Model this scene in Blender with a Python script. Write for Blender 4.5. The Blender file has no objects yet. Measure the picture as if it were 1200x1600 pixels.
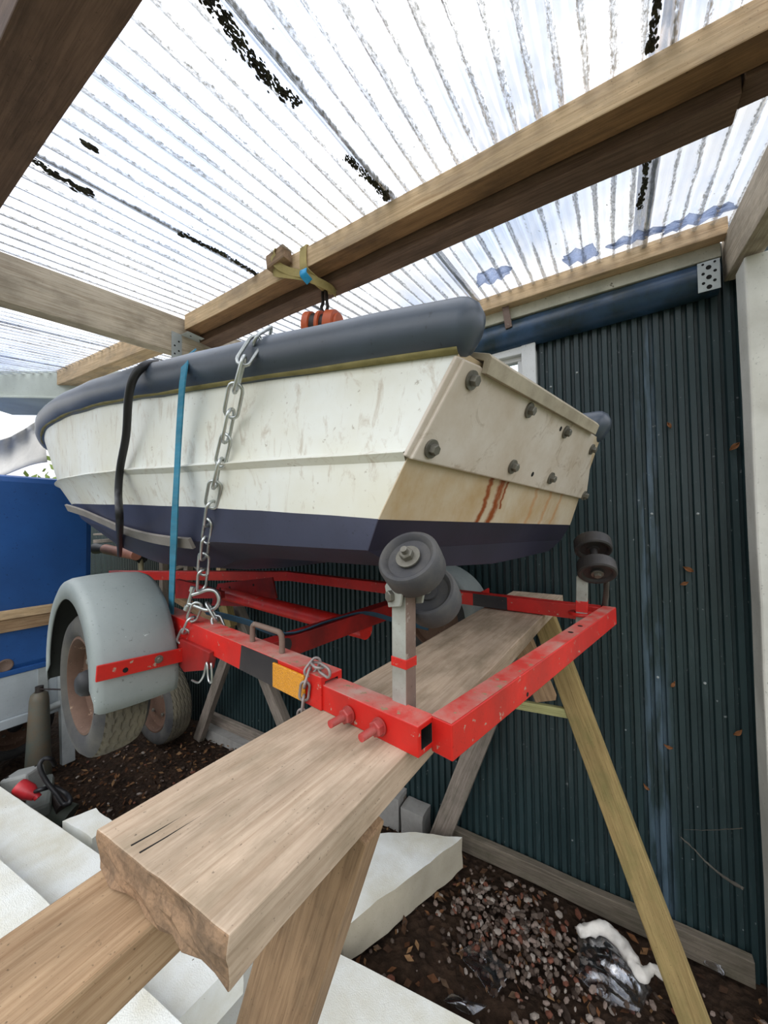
import bpy, bmesh, math, random
from mathutils import Vector, Matrix, noise
random.seed(7)
V = Vector
PI = math.pi
sc = bpy.context.scene
COL = sc.collection

# ------------------------------------------------------------------ camera (surveyed from the photograph)
FPX, CAMZ = 577.0, 1.6
_y, _p, _r = math.radians(32), math.radians(1.8), math.radians(-0.8)
_f = V((-math.sin(_y) * math.cos(_p), math.cos(_y) * math.cos(_p), math.sin(_p)))
_rt0 = V((math.cos(_y), math.sin(_y), 0))
_up0 = _rt0.cross(_f)
_rt = _rt0 * math.cos(_r) + _up0 * math.sin(_r)
_up = _up0 * math.cos(_r) - _rt0 * math.sin(_r)
CPOS = V((0, 0, CAMZ))
cd = bpy.data.cameras.new('camera')
cam = bpy.data.objects.new('camera', cd)
COL.objects.link(cam)
cd.sensor_fit = 'VERTICAL'
cd.sensor_height = 36
cd.lens = FPX / 1600 * 36
cd.clip_start = 0.02
cam.matrix_world = Matrix(((_rt.x, _up.x, -_f.x, CPOS.x), (_rt.y, _up.y, -_f.y, CPOS.y), (_rt.z, _up.z, -_f.z, CPOS.z), (0, 0, 0, 1)))
sc.camera = cam

# measuring: where a sight line of the photograph meets a known plane of the place
def sight(px, py):
    return _rt * ((px - 600) / FPX) + _up * ((800 - py) / FPX) + _f
def at(ax, val, px, py):
    d = sight(px, py)
    return CPOS + d * ((val - CPOS[ax]) / d[ax])
def atz(px, py, z): return at(2, z, px, py)
def aty(px, py, y): return at(1, y, px, py)
def atx(px, py, x): return at(0, x, px, py)
def atpl(n, p0, px, py):
    d = sight(px, py)
    return CPOS + d * ((V(p0) - CPOS).dot(n) / d.dot(n))

# ------------------------------------------------------------------ object helpers
def tag(o, label=None, cat=None, group=None, kind=None):
    if label: o['label'] = label
    if cat: o['category'] = cat
    if group: o['group'] = group
    if kind: o['kind'] = kind
    return o
def thing(name, label, cat, loc, group=None):
    o = bpy.data.objects.new(name, None)
    o.empty_display_size = .05
    COL.objects.link(o)
    o.location = V(loc)
    return tag(o, label, cat, group)
def wloc(o):
    l = V((0, 0, 0))
    while o is not None:
        if o.parent is None and o.type == 'EMPTY':
            l += o.location
        o = o.parent
    return l
def put(name, bm, mat, parent=None, M=None, smooth=False, bev=0, sub=0, angle=None):
    """link bm (local coordinates of M, or world coordinates) as one mesh object"""
    if M is None:
        c = V((0, 0, 0))
        for v in bm.verts: c += v.co
        c /= max(1, len(bm.verts))
        for v in bm.verts: v.co -= c
        M = Matrix.Translation(c)
    me = bpy.data.meshes.new(name)
    bm.normal_update()
    bm.to_mesh(me); bm.free()
    mats = mat if isinstance(mat, (list, tuple)) else [mat]
    for m in mats: me.materials.append(m)
    o = bpy.data.objects.new(name, me)
    COL.objects.link(o)
    if smooth:
        for p in me.polygons: p.use_smooth = True
        if angle is not None:
            me.set_sharp_from_angle(angle=math.radians(angle))
    if parent is None:
        o.matrix_world = M
    else:
        o.parent = parent
        o.matrix_parent_inverse = WM[parent].inverted()
        o.matrix_basis = M
    WM[o] = M.copy()
    if bev:
        b = o.modifiers.new('bevel', 'BEVEL'); b.width = bev; b.segments = 2; b.limit_method = 'ANGLE'
    if sub:
        s = o.modifiers.new('sub', 'SUBSURF'); s.levels = sub; s.render_levels = sub
    return o
class _WM(dict):
    def __missing__(self, o):
        m = Matrix.Translation(o.location); self[o] = m; return m
WM = _WM()

def frame(origin, z, xhint=(0, 0, 1)):
    z = V(z).normalized(); x = V(xhint)
    x = x - z * x.dot(z)
    if x.length < 1e-5:
        x = V((1, 0, 0)) - z * z.x
    x.normalize(); y = z.cross(x)
    return Matrix(((x.x, y.x, z.x, origin[0]), (x.y, y.y, z.y, origin[1]), (x.z, y.z, z.z, origin[2]), (0, 0, 0, 1)))
def axes(origin, x, y):
    x = V(x).normalized(); y = V(y); y = (y - x * y.dot(x)).normalized(); z = x.cross(y)
    return Matrix(((x.x, y.x, z.x, origin[0]), (x.y, y.y, z.y, origin[1]), (x.z, y.z, z.z, origin[2]), (0, 0, 0, 1)))
def bbox(bm, x0, x1, y0, y1, z0, z1, mi=0):
    vs = [bm.verts.new((x, y, z)) for x in (x0, x1) for y in (y0, y1) for z in (z0, z1)]
    for f in ((0, 1, 3, 2), (4, 6, 7, 5), (0, 4, 5, 1), (2, 3, 7, 6), (0, 2, 6, 4), (1, 5, 7, 3)):
        bm.faces.new([vs[i] for i in f]).material_index = mi
    return vs
def beam(name, p0, p1, w, h, mat, parent=None, up=(0, 0, 1), bev=.003, ext0=0, ext1=0, seg=0, rough=0):
    """solid bar from p0 to p1 (centre line), w across, h along up; local x runs along the grain"""
    p0, p1 = V(p0), V(p1)
    d = (p1 - p0); L = d.length; x = d / L
    z = V(up) - x * V(up).dot(x); z.normalize()
    y = z.cross(x)
    M = Matrix(((x.x, y.x, z.x, p0.x), (x.y, y.y, z.y, p0.y), (x.z, y.z, z.z, p0.z), (0, 0, 0, 1)))
    bm = bmesh.new()
    bbox(bm, -ext0, L + ext1, -w / 2, w / 2, -h / 2, h / 2)
    bmesh.ops.recalc_face_normals(bm, faces=bm.faces)
    if seg:
        es = [e for e in bm.edges if abs((e.verts[0].co - e.verts[1].co).x) > L * .5]
        bmesh.ops.subdivide_edges(bm, edges=es, cuts=seg, use_grid_fill=True)
        for v in bm.verts:
            n = noise.noise_vector(V((v.co.x * 3 + p0.x * 9, v.co.y * 6 + p0.y * 5, v.co.z * 6)))
            v.co += V((0, n.y, n.z)) * rough
    return put(name, bm, mat, parent, M, bev=bev)
def cyl(bm, p0, p1, r0, r1=None, n=16, caps=True):
    p0, p1 = V(p0), V(p1); r1 = r0 if r1 is None else r1
    M = frame(p0, p1 - p0); L = (p1 - p0).length
    a = [bm.verts.new(M @ V((r0 * math.cos(t), r0 * math.sin(t), 0))) for t in [2 * PI * i / n for i in range(n)]]
    b = [bm.verts.new(M @ V((r1 * math.cos(t), r1 * math.sin(t), L))) for t in [2 * PI * i / n for i in range(n)]]
    for i in range(n):
        bm.faces.new((a[i], a[(i + 1) % n], b[(i + 1) % n], b[i]))
    if caps:
        bm.faces.new(a[::-1]); bm.faces.new(b)
def lathe(bm, prof, n=32, closed=False):
    """(r, z) profile round local z"""
    rings = []
    for r, z in prof:
        if r < 1e-6: rings.append([bm.verts.new((0, 0, z))])
        else: rings.append([bm.verts.new((r * math.cos(2 * PI * i / n), r * math.sin(2 * PI * i / n), z)) for i in range(n)])
    prs = list(zip(rings, rings[1:]))
    if closed: prs.append((rings[-1], rings[0]))
    for a, b in prs:
        for i in range(n):
            j = (i + 1) % n
            if len(a) == 1 and len(b) == 1: continue
            if len(a) == 1: bm.faces.new((a[0], b[j], b[i]))
            elif len(b) == 1: bm.faces.new((a[i], a[j], b[0]))
            else: bm.faces.new((a[i], a[j], b[j], b[i]))
    bmesh.ops.recalc_face_normals(bm, faces=bm.faces)
def sweep(bm, path, rad, n=10, closed=False, caps=True, flat=None, upv=(0, 0, 1)):
    """tube along path; rad number or list; flat=(a,b) gives an elliptical / strap section with b along up"""
    P = [V(p) for p in path]; m = len(P)
    rings = []
    x = None
    for i in range(m):
        if closed: t = P[(i + 1) % m] - P[i - 1]
        else: t = P[min(i + 1, m - 1)] - P[max(i - 1, 0)]
        t.normalize()
        if flat is not None or x is None:
            u = V(upv)
            if abs(u.dot(t)) > .98: u = V((0.3, 1, .2))
            x = (u - t * u.dot(t)).normalized()
        else:
            x = (x - t * x.dot(t)).normalized()
        y = t.cross(x)
        r = rad[i] if isinstance(rad, (list, tuple)) else rad
        ring = []
        for k in range(n):
            a = 2 * PI * (k + .5) / n
            if flat is not None:
                ring.append(bm.verts.new(P[i] + (x * flat[1] * math.sin(a) + y * flat[0] * math.cos(a)) * r))
            else:
                ring.append(bm.verts.new(P[i] + (x * math.sin(a) + y * math.cos(a)) * r))
        rings.append(ring)
    prs = list(zip(rings, rings[1:])) + ([(rings[-1], rings[0])] if closed else [])
    for a, b in prs:
        for k in range(n):
            bm.faces.new((a[k], a[(k + 1) % n], b[(k + 1) % n], b[k]))
    if caps and not closed:
        bm.faces.new(rings[0][::-1]); bm.faces.new(rings[-1])
    bmesh.ops.recalc_face_normals(bm, faces=bm.faces)
def spline(pts, n=8):
    P = [V(p) for p in pts]; out = []
    for i in range(len(P) - 1):
        a = P[max(i - 1, 0)]; b = P[i]; c = P[i + 1]; d = P[min(i + 2, len(P) - 1)]
        for k in range(n):
            t = k / n
            out.append(.5 * ((2 * b) + (c - a) * t + (2 * a - 5 * b + 4 * c - d) * t * t + (3 * b - a - 3 * c + d) * t ** 3))
    out.append(P[-1]); return out
def ribbon(path, side, w, t):
    """flat strap: path centre line, side = width direction (per point or one)"""
    bm = bmesh.new(); P = [V(p) for p in path]; m = len(P); rows = []
    for i in range(m):
        tg = (P[min(i + 1, m - 1)] - P[max(i - 1, 0)]).normalized()
        s = V(side[i]) if isinstance(side, list) else V(side)
        s = (s - tg * s.dot(tg)).normalized(); nn = tg.cross(s)
        rows.append([bm.verts.new(P[i] + s * a * w / 2 + nn * b * t / 2) for a, b in ((-1, -1), (1, -1), (1, 1), (-1, 1))])
    for a, b in zip(rows, rows[1:]):
        for k in range(4): bm.faces.new((a[k], a[(k + 1) % 4], b[(k + 1) % 4], b[k]))
    bm.faces.new(rows[0][::-1]); bm.faces.new(rows[-1])
    bmesh.ops.recalc_face_normals(bm, faces=bm.faces)
    return bm
def polyplate(bm, pts, n, th):
    """plate from a closed outline (world points) thickened along n"""
    a = [bm.verts.new(V(p)) for p in pts]; b = [bm.verts.new(V(p) + V(n) * th) for p in pts]
    bm.faces.new(a); bm.faces.new(b[::-1]); m = len(a)
    for i in range(m): bm.faces.new((a[i], b[i], b[(i + 1) % m], a[(i + 1) % m]))
    bmesh.ops.recalc_face_normals(bm, faces=bm.faces)
def hexbolt(bm, M, r, h, washer=None, stud=0):
    def ring(rr, z, n=6): return [bm.verts.new(M @ V((rr * math.cos(2 * PI * i / n), rr * math.sin(2 * PI * i / n), z))) for i in range(n)]
    z0 = 0
    if washer:
        cyl(bm, M @ V((0, 0, 0)), M @ V((0, 0, washer[1])), washer[0], n=20); z0 = washer[1]
    a, b, c = ring(r, z0), ring(r, z0 + h * .85), ring(r * .85, z0 + h)
    for p, q in ((a, b), (b, c)):
        for i in range(6): bm.faces.new((p[i], p[(i + 1) % 6], q[(i + 1) % 6], q[i]))
    bm.faces.new(c)
    if stud: cyl(bm, M @ V((0, 0, z0)), M @ V((0, 0, z0 + h + stud)), r * .5, n=12)

# ------------------------------------------------------------------ materials
def nmat(name):
    m = bpy.data.materials.new(name); m.use_nodes = True
    nt = m.node_tree; nt.nodes.clear()
    return m, nt
def N(nt, t, **kw):
    n = nt.nodes.new(t)
    for k, v in kw.items():
        if k in n.inputs.keys(): n.inputs[k].default_value = v
        else: setattr(n, k, v)
    return n
def lk(nt, a, b): nt.links.new(a, b)
def coords(nt, scale=(1, 1, 1), kind='Object', loc=(0, 0, 0)):
    tc = N(nt, 'ShaderNodeTexCoord'); mp = N(nt, 'ShaderNodeMapping')
    mp.inputs['Scale'].default_value = scale; mp.inputs['Location'].default_value = loc
    if kind == 'World':
        g = N(nt, 'ShaderNodeNewGeometry'); lk(nt, g.outputs['Position'], mp.inputs[0])
    else: lk(nt, tc.outputs[kind], mp.inputs[0])
    return mp.outputs[0]
def nz(nt, vec, scale, detail=4, rough=.55, dist=0):
    n = N(nt, 'ShaderNodeTexNoise', Scale=scale, Detail=detail, Roughness=rough, Distortion=dist)
    lk(nt, vec, n.inputs['Vector']); return n.outputs['Fac']
def ramp(nt, fac, stops, interp='LINEAR'):
    r = N(nt, 'ShaderNodeValToRGB'); r.color_ramp.interpolation = interp
    el = r.color_ramp.elements
    while len(el) < len(stops): el.new(.5)
    for e, (p, c) in zip(el, stops):
        e.position = p; e.color = (c, c, c, 1) if isinstance(c, (int, float)) else (*c, 1)
    lk(nt, fac, r.inputs[0]); return r.outputs[0]
def mix(nt, fac, a, b, mode='MIX'):
    m = N(nt, 'ShaderNodeMix', data_type='RGBA', blend_type=mode)
    for s, v in ((m.inputs[0], fac), (m.inputs[6], a), (m.inputs[7], b)):
        if hasattr(v, 'node'): lk(nt, v, s)
        elif isinstance(v, (int, float)): s.default_value = v
        else: s.default_value = (*v, 1)
    return m.outputs[2]
def mth(nt, op, a, b=None, clamp=False):
    m = N(nt, 'ShaderNodeMath', operation=op, use_clamp=clamp)
    for s, v in zip(m.inputs, (a, b)):
        if v is None: continue
        if hasattr(v, 'node'): lk(nt, v, s)
        else: s.default_value = v
    return m.outputs[0]
def finish(nt, color, rough=.6, metal=0, bump=None, bstr=.3, bdist=.002, spec=.4, extra=None):
    p = N(nt, 'ShaderNodeBsdfPrincipled'); o = N(nt, 'ShaderNodeOutputMaterial')
    for s, v in (('Base Color', color), ('Roughness', rough), ('Metallic', metal), ('Specular IOR Level', spec)):
        if hasattr(v, 'node'): lk(nt, v, p.inputs[s])
        elif isinstance(v, (int, float)): p.inputs[s].default_value = v
        else: p.inputs[s].default_value = (*v, 1)
    if bump is not None:
        b = N(nt, 'ShaderNodeBump', Strength=bstr, Distance=bdist); lk(nt, bump, b.inputs['Height']); lk(nt, b.outputs[0], p.inputs['Normal'])
    if extra: extra(p)
    lk(nt, p.outputs[0], o.inputs[0]); return p
def C(h):   # sRGB hex -> linear
    h = h.lstrip('#'); r = [int(h[i:i + 2], 16) / 255 for i in (0, 2, 4)]
    return tuple(((c + .055) / 1.055) ** 2.4 if c > .04045 else c / 12.92 for c in r)

def wood(name, light, dark, stain=None, stain_amt=.5, knots=True, rough=.75):
    m, nt = nmat(name)
    oi = N(nt, 'ShaderNodeObjectInfo')
    tc = N(nt, 'ShaderNodeTexCoord')
    off = N(nt, 'ShaderNodeVectorMath', operation='ADD'); sc_ = N(nt, 'ShaderNodeVectorMath', operation='SCALE')
    comb = N(nt, 'ShaderNodeCombineXYZ'); 
    for i in range(3): lk(nt, oi.outputs['Random'], comb.inputs[i])
    lk(nt, comb.outputs[0], sc_.inputs[0]); sc_.inputs['Scale'].default_value = 7
    lk(nt, tc.outputs['Object'], off.inputs[0]); lk(nt, sc_.outputs[0], off.inputs[1])
    def mp(s):
        q = N(nt, 'ShaderNodeMapping'); q.inputs['Scale'].default_value = s; lk(nt, off.outputs[0], q.inputs[0]); return q.outputs[0]
    grain = nz(nt, mp((1.6, 46, 46)), 3.0, 6, .62, .8)
    fine = nz(nt, mp((6, 160, 160)), 3.0, 3, .6)
    g2 = mth(nt, 'ADD', mth(nt, 'MULTIPLY', grain, .72), mth(nt, 'MULTIPLY', fine, .28))
    col = ramp(nt, g2, [(.25, dark), (.58, light)])
    big = ramp(nt, nz(nt, mp((2, 5, 5)), 1.6, 4, .6), [(.3, .74), (.7, 1.12)])
    col = mix(nt, 1.0, col, big, 'MULTIPLY')
    if knots:
        vo = N(nt, 'ShaderNodeTexVoronoi', Scale=1.0); vo.inputs['Randomness'].default_value = 1
        lk(nt, mp((1.3, 4.2, 4.2)), vo.inputs['Vector'])
        k = ramp(nt, vo.outputs['Distance'], [(.035, 1.0), (.085, 0.0)])
        col = mix(nt, mth(nt, 'MULTIPLY', k, .65), col, tuple(c * .35 for c in dark))
    if stain:
        s = ramp(nt, nz(nt, mp((3, 7, 7)), 2.3, 6, .65), [(.46, 0.0), (.7, 1.0)])
        col = mix(nt, mth(nt, 'MULTIPLY', s, stain_amt), col, stain)
    spk = ramp(nt, nz(nt, mp((1, 1, 1)), 240, 2, .5), [(.24, .5), (.32, 1.0)])
    col = mix(nt, 1.0, col, spk, 'MULTIPLY')
    finish(nt, col, rough, bump=g2, bstr=.35, bdist=.002, spec=.25)
    return m
def painted(name, base, dirt, amount=.5, scale=6, rough=.5, chips=None, chip_lv=.66, metal=0, spec=.4, stretch=(1, 1, 1), vary=.25):  # dirt: patch colour; the fascia passes its painted sky highlights here
    m, nt = nmat(name)
    v = coords(nt, stretch)
    d = ramp(nt, nz(nt, v, scale, 7, .65, .2), [(.38, 0.0), (.75, 1.0)])
    col = mix(nt, mth(nt, 'MULTIPLY', d, amount), base, dirt)
    b2 = ramp(nt, nz(nt, v, scale * .35, 3), [(.3, 1 - vary), (.7, 1 + vary * .4)])
    col = mix(nt, 1.0, col, b2, 'MULTIPLY')
    if chips is not None:
        c = ramp(nt, nz(nt, v, scale * 4.2, 5, .7), [(chip_lv, 0.0), (chip_lv + .03, 1.0)])
        col = mix(nt, c, col, chips)
    spk = ramp(nt, nz(nt, v, scale * 22, 2), [(.25, .5), (.34, 1.0)])
    col = mix(nt, .8, col, spk, 'MULTIPLY')
    bp = nz(nt, v, scale * 5, 5, .6)
    finish(nt, col, rough, metal, bump=bp, bstr=.15, bdist=.002, spec=spec)
    return m
def plain(name, col, rough=.5, metal=0, spec=.4, var=.15, sc_=30):
    m, nt = nmat(name); v = coords(nt)
    c = mix(nt, 1.0, col, ramp(nt, nz(nt, v, sc_, 4), [(.3, 1 - var), (.7, 1 + var)]), 'MULTIPLY')
    finish(nt, c, rough, metal, spec=spec); return m

W_plank = wood('plank_wood', C('#bfaa93'), C('#9a826a'), C('#6b5f48'), .6, knots=False)
W_end = wood('plank_end_grain', C('#a08266'), C('#64503e'), C('#4a4238'), .7, knots=False)
W_board = wood('trestle_wood', C('#9c8062'), C('#664c36'), C('#4d4334'), .4)
W_rail = wood('trestle_rail_wood', C('#b0947480'[:7]), C('#785638'), C('#5a4630'), .35)
W_grey = wood('weathered_wood', C('#90857a'), C('#564d44'), C('#4a4a3c'), .5)
W_greydk = wood('dark_grey_wood', C('#746b5e'), C('#453e36'), C('#3f4030'), .6)  # darker, greener grey for the board at the wall foot
W_green = wood('treated_wood', C('#a08a5c'), C('#6f5a38'), C('#5c6238'), .45)
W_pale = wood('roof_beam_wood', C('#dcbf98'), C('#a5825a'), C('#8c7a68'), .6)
W_dark = wood('dark_beam_wood', C('#7c6252'), C('#4a382e'), C('#3a2e28'), .5)
W_cream = wood('rafter_wood', C('#c9bba6'), C('#8f7c64'), C('#6d6252'), .6)
W_algae = wood('mossy_board', C('#b4b07c'), C('#7d7c4c'), C('#686c38'), .5)
P_white = painted('post_paint', C('#dcdad0'), C('#9a9484'), .45, 5, .6, C('#7d6a50'), .74)
P_bluesheen = painted('blue_green_paint_baked_sheen', C('#1e2f34'), C('#3f5f88'), .7, 6, .33, C('#c8c3ae'), .80)  # bluish patches are sky highlights painted into the dark colour
P_creamchip = painted('flaking_cream_paint', C('#cdc8b4'), C('#8c8a74'), .6, 8, .7, C('#5f5a48'), .66)
P_winframe = painted('window_white_paint', C('#e4e4e2'), C('#b6b6b2'), .3, 8, .45)
M_red = painted('red_paint', C('#cc1e16'), C('#96201a'), .7, 11, .42, C('#a08a78'), .635, spec=.5)
M_redtop = painted('red_paint_worn', C('#cc3c34'), C('#b4a294'), .9, 12, .6, C('#8a7a5e'), .60)
M_redbolt = painted('red_painted_bolt', C('#a83430'), C('#8a6a62'), .7, 40, .6)
M_reddark = painted('red_paint_grimy', C('#a01c18'), C('#4a1512'), .8, 8, .5, C('#4a3428'), .70)
M_black = painted('black_paint', C('#262326'), C('#4b4440'), .5, 8, .5, C('#7a6a55'), .70)
M_rust = painted('rusty_steel', C('#7e6a5e'), C('#5a4438'), .7, 14, .75, C('#8d7f74'), .62)
M_galv = painted('galvanised_steel', C('#b4b9b8'), C('#8f9694'), .6, 14, .42, metal=.2)
M_galvpost = painted('roller_post_steel', C('#a9aca4'), C('#7c7668'), .6, 16, .55, C('#5e5148'), .66, metal=.25)
M_chain = plain('zinc_chain', C('#b9bdbb'), .32, .85, var=.2)
M_oldchain = plain('dull_chain', C('#8d8480'), .6, .5, var=.3)
M_bolt = painted('bolt_steel', C('#7d7a70'), C('#4f4a40'), .7, 30, .5, metal=.5)
M_rubber = painted('grey_roller_rubber', C('#434346'), C('#67635b'), .6, 18, .75, vary=.2)
M_rubberdk = painted('dark_roller_rubber', C('#2c2a2b'), C('#4a443e'), .6, 18, .55)
M_tyre = painted('tyre_rubber', C('#3a3a3b'), C('#6b675c'), .6, 7, .85)
M_tread = painted('dusty_tread', C('#5d584c'), C('#7d7560'), .8, 9, .9)
M_rim = painted('rusty_rim', C('#6a5142'), C('#453024'), .8, 10, .75, C('#86705c'), .62)
M_hub = painted('black_hub_cap', C('#25272a'), C('#44423f'), .5, 20, .6)
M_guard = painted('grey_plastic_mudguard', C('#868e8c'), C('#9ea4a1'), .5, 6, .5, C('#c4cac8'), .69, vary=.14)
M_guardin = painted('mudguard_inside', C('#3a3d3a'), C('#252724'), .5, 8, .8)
M_navy = painted('navy_hull', C('#3c3f52'), C('#2e2e38'), .6, 7, .45, C('#6f7a8c'), .73)
M_tube = painted('navy_vinyl_tube', C('#3a424c'), C('#4a5666'), .8, 4, .38, C('#262a30'), .76, spec=.6)
M_blackhose = plain('black_rubber_hose', C('#1c1c1e'), .45)
M_strapblue = painted('teal_webbing', C('#2f7f9c'), C('#5b8896'), .6, 20, .85, stretch=(1, 1, 6))
M_strapdark = painted('dark_blue_webbing', C('#24485c'), C('#1d3440'), .6, 20, .9)
M_strapyel = painted('yellow_webbing', C('#b8a56c'), C('#8a7c50'), .7, 20, .85)
M_tag = plain('bright_blue_tag', C('#2a9bd0'), .5)
M_orange = painted('orange_hoist_paint', C('#d8683c'), C('#b04c2a'), .5, 12, .5, C('#7a4a34'), .74)
M_hoistblk = plain('hoist_black', C('#2b2320'), .5)
M_bluecover = painted('blue_tarpaulin', C('#26589a'), C('#1c4276'), .6, 3, .5, vary=.2)
M_greypanel = painted('pale_grey_panel', C('#b4bcc0'), C('#8e9698'), .5, 5, .6)
M_whiteboard = painted('white_board', C('#c9cec4'), C('#a8ada2'), .4, 5, .6)
M_board2 = painted('grey_board', C('#c8c4bc'), C('#aaa69e'), .5, 6, .7)
M_conc = painted('concrete_block', C('#9c9a95'), C('#76726c'), .6, 14, .9)
M_strip = painted('grey_keel_strip', C('#8d8780'), C('#6a645c'), .5, 14, .6)
M_redplug = plain('red_plug', C('#b02a30'), .35)
M_leaf = painted('dead_leaf', C('#8a5a34'), C('#5e3a22'), .6, 30, .8)
M_web = plain('dusty_web', C('#4f4c45'), .95)
M_hose = painted('red_hose', C('#a8705c'), C('#8a5644'), .5, 12, .6)
M_moss = painted('roof_moss', C('#2e2a22'), C('#4f5038'), .8, 25, .95, C('#8a7040'), .66)
M_hole = plain('hole_dark', C('#141210'), .9)
M_tailstep = M_redtop

# boat gel coat
def gel(name, streaky=False):
    m, nt = nmat(name); v = coords(nt, kind='World')
    base = mix(nt, ramp(nt, nz(nt, v, 3.2, 5, .6), [(.35, 0.0), (.7, 1.0)]), C('#e2e4de'), C('#d3cfbb'))
    st = ramp(nt, nz(nt, coords(nt, (14, 14, 5), 'World'), 2.2, 7, .72, .8), [(.54, 0.0), (.68, 1.0)])
    base = mix(nt, mth(nt, 'MULTIPLY', st, .5), base, C('#9c8466'))
    dr = ramp(nt, nz(nt, coords(nt, (30, 30, 30), 'World'), 2.0, 6, .7), [(.64, 0.0), (.70, 1.0)])
    base = mix(nt, mth(nt, 'MULTIPLY', dr, .6), base, C('#7d6a50'))
    bp = nz(nt, v, 30, 5)
    finish(nt, base, .42, bump=bp, bstr=.08, spec=.45)
    return m
M_gel = gel('white_gel_coat')
m, nt = nmat('transom_gel_coat'); v = coords(nt)
base = mix(nt, ramp(nt, nz(nt, v, 6, 6, .65), [(.35, 0.0), (.7, 1.0)]), C('#cabda6'), C('#b59a72'))
sx = N(nt, 'ShaderNodeSeparateXYZ'); lk(nt, v, sx.inputs[0])
base = mix(nt, mth(nt, 'MULTIPLY', ramp(nt, nz(nt, coords(nt, (14, 4, 4)), 2.4, 6, .7), [(.52, 0.0), (.72, 1.0)]), .30), base, C('#a8804c'))
def streak(base, x0, w, y0, y1, col, amt):
    wob = mth(nt, 'MULTIPLY', mth(nt, 'SUBTRACT', nz(nt, coords(nt, (1, 9, 1)), 3, 3), .5), .05)
    dx = mth(nt, 'ABSOLUTE', mth(nt, 'SUBTRACT', mth(nt, 'ADD', sx.outputs[0], wob), x0))
    k = ramp(nt, mth(nt, 'DIVIDE', dx, w), [(.35, 1.0), (1.0, 0.0)])
    a = mth(nt, 'GREATER_THAN', sx.outputs[1], y0); b = mth(nt, 'LESS_THAN', sx.outputs[1], y1)
    k = mth(nt, 'MULTIPLY', mth(nt, 'MULTIPLY', k, a), b)
    k = mth(nt, 'MULTIPLY', k, ramp(nt, nz(nt, coords(nt, (40, 12, 12)), 3, 4), [(.25, .55), (.45, 1.0)]))
    return mix(nt, mth(nt, 'MULTIPLY', k, amt), base, col)
STREAK = streak
M_transom = m; _t = (m, nt, base)
m2, nt2 = nmat('transom_panel_gel'); v2 = coords(nt2)
b_ = mix(nt2, ramp(nt2, nz(nt2, v2, 5, 6, .65), [(.35, 0.0), (.7, 1.0)]), C('#cfc6ba'), C('#b5a48e'))
b_ = mix(nt2, mth(nt2, 'MULTIPLY', ramp(nt2, nz(nt2, v2, 16, 6, .7, 1.0), [(.56, 0.0), (.66, 1.0)]), .5), b_, C('#8f7a60'))
finish(nt2, b_, .5, bump=nz(nt2, v2, 40, 4), bstr=.1)
M_panel = m2

# ------------------------------------------------------------------ world and light
w = bpy.data.worlds.new('World'); sc.world = w; w.use_nodes = True
nt = w.node_tree; nt.nodes.clear()
tc = N(nt, 'ShaderNodeTexCoord'); mp = N(nt, 'ShaderNodeMapping'); mp.inputs['Scale'].default_value = (1, 1, 1.6)
lk(nt, tc.outputs['Generated'], mp.inputs[0])
cl = ramp(nt, nz(nt, mp.outputs[0], 2.1, 6, .6), [(.40, C('#d2def2')), (.54, C('#ffffff'))])
sz_ = N(nt, 'ShaderNodeSeparateXYZ'); lk(nt, tc.outputs['Generated'], sz_.inputs[0])
hz_ = ramp(nt, sz_.outputs[2], [(0.0, .30), (.12, .42), (.55, 1.0)])
bg = N(nt, 'ShaderNodeBackground', Strength=2.5); lk(nt, mix(nt, 1.0, cl, hz_, 'MULTIPLY'), bg.inputs[0])
out = N(nt, 'ShaderNodeOutputWorld'); lk(nt, bg.outputs[0], out.inputs[0])
sd = bpy.data.lights.new('front_fill', 'SUN'); sd.energy = .6; sd.angle = math.radians(40); sd.color = (1, .97, .92)  # soft fill lamp added to boost the light from the front
so = bpy.data.objects.new('front_fill', sd); COL.objects.link(so); so.rotation_euler = (math.radians(48), 0, math.radians(-12)); so.location = (0, -3, 6)

# ------------------------------------------------------------------ setting
# ground
m, nt = nmat('earth'); v = coords(nt, kind='World')
e = ramp(nt, nz(nt, v, 9, 8, .7), [(.3, C('#211a15')), (.5, C('#352920')), (.68, C('#4c3b2e')), (.8, C('#6a5a4c'))])
vo = N(nt, 'ShaderNodeTexVoronoi', Scale=38); lk(nt, v, vo.inputs['Vector'])
e = mix(nt, ramp(nt, nz(nt, v, 3.5, 4), [(.4, 0.0), (.65, .6)]), e, ramp(nt, vo.outputs['Distance'], [(.1, C('#4c3c30')), (.6, C('#2c221c'))]), 'MIX')
finish(nt, e, .95, bump=mth(nt, 'ADD', nz(nt, v, 40, 6, .7), vo.outputs['Distance']), bstr=.9, bdist=.02, spec=.1)
M_earth = m
bm = bmesh.new()
nx, ny = 110, 60
x0, x1, y0, y1 = -4.6, 1.3, -.9, 1.88
gv = []
for i in range(nx + 1):
    for j in range(ny + 1):
        x = x0 + (x1 - x0) * i / nx; y = y0 + (y1 - y0) * j / ny
        h = .022 * noise.noise(V((x * 5, y * 5, 0))) + .014 * noise.noise(V((x * 16, y * 16, 3)))
        gv.append(bm.verts.new((x, y, h - .012)))
for i in range(nx):
    for j in range(ny):
        a = i * (ny + 1) + j
        bm.faces.new((gv[a], gv[a + ny + 1], gv[a + ny + 2], gv[a + 1]))
tag(put('floor', bm, M_earth, M=Matrix.Identity(4), smooth=True), 'bare dark earth under the shelter', kind='structure')
bm = bmesh.new()
M_out = painted('outdoor_ground', C('#5a6040'), C('#6a6454'), .6, 2, .95)
vs = [bm.verts.new(p) for p in ((-40, -30, -.06), (30, -30, -.06), (30, 30, -.06), (-40, 30, -.06))]; bm.faces.new(vs)
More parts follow.
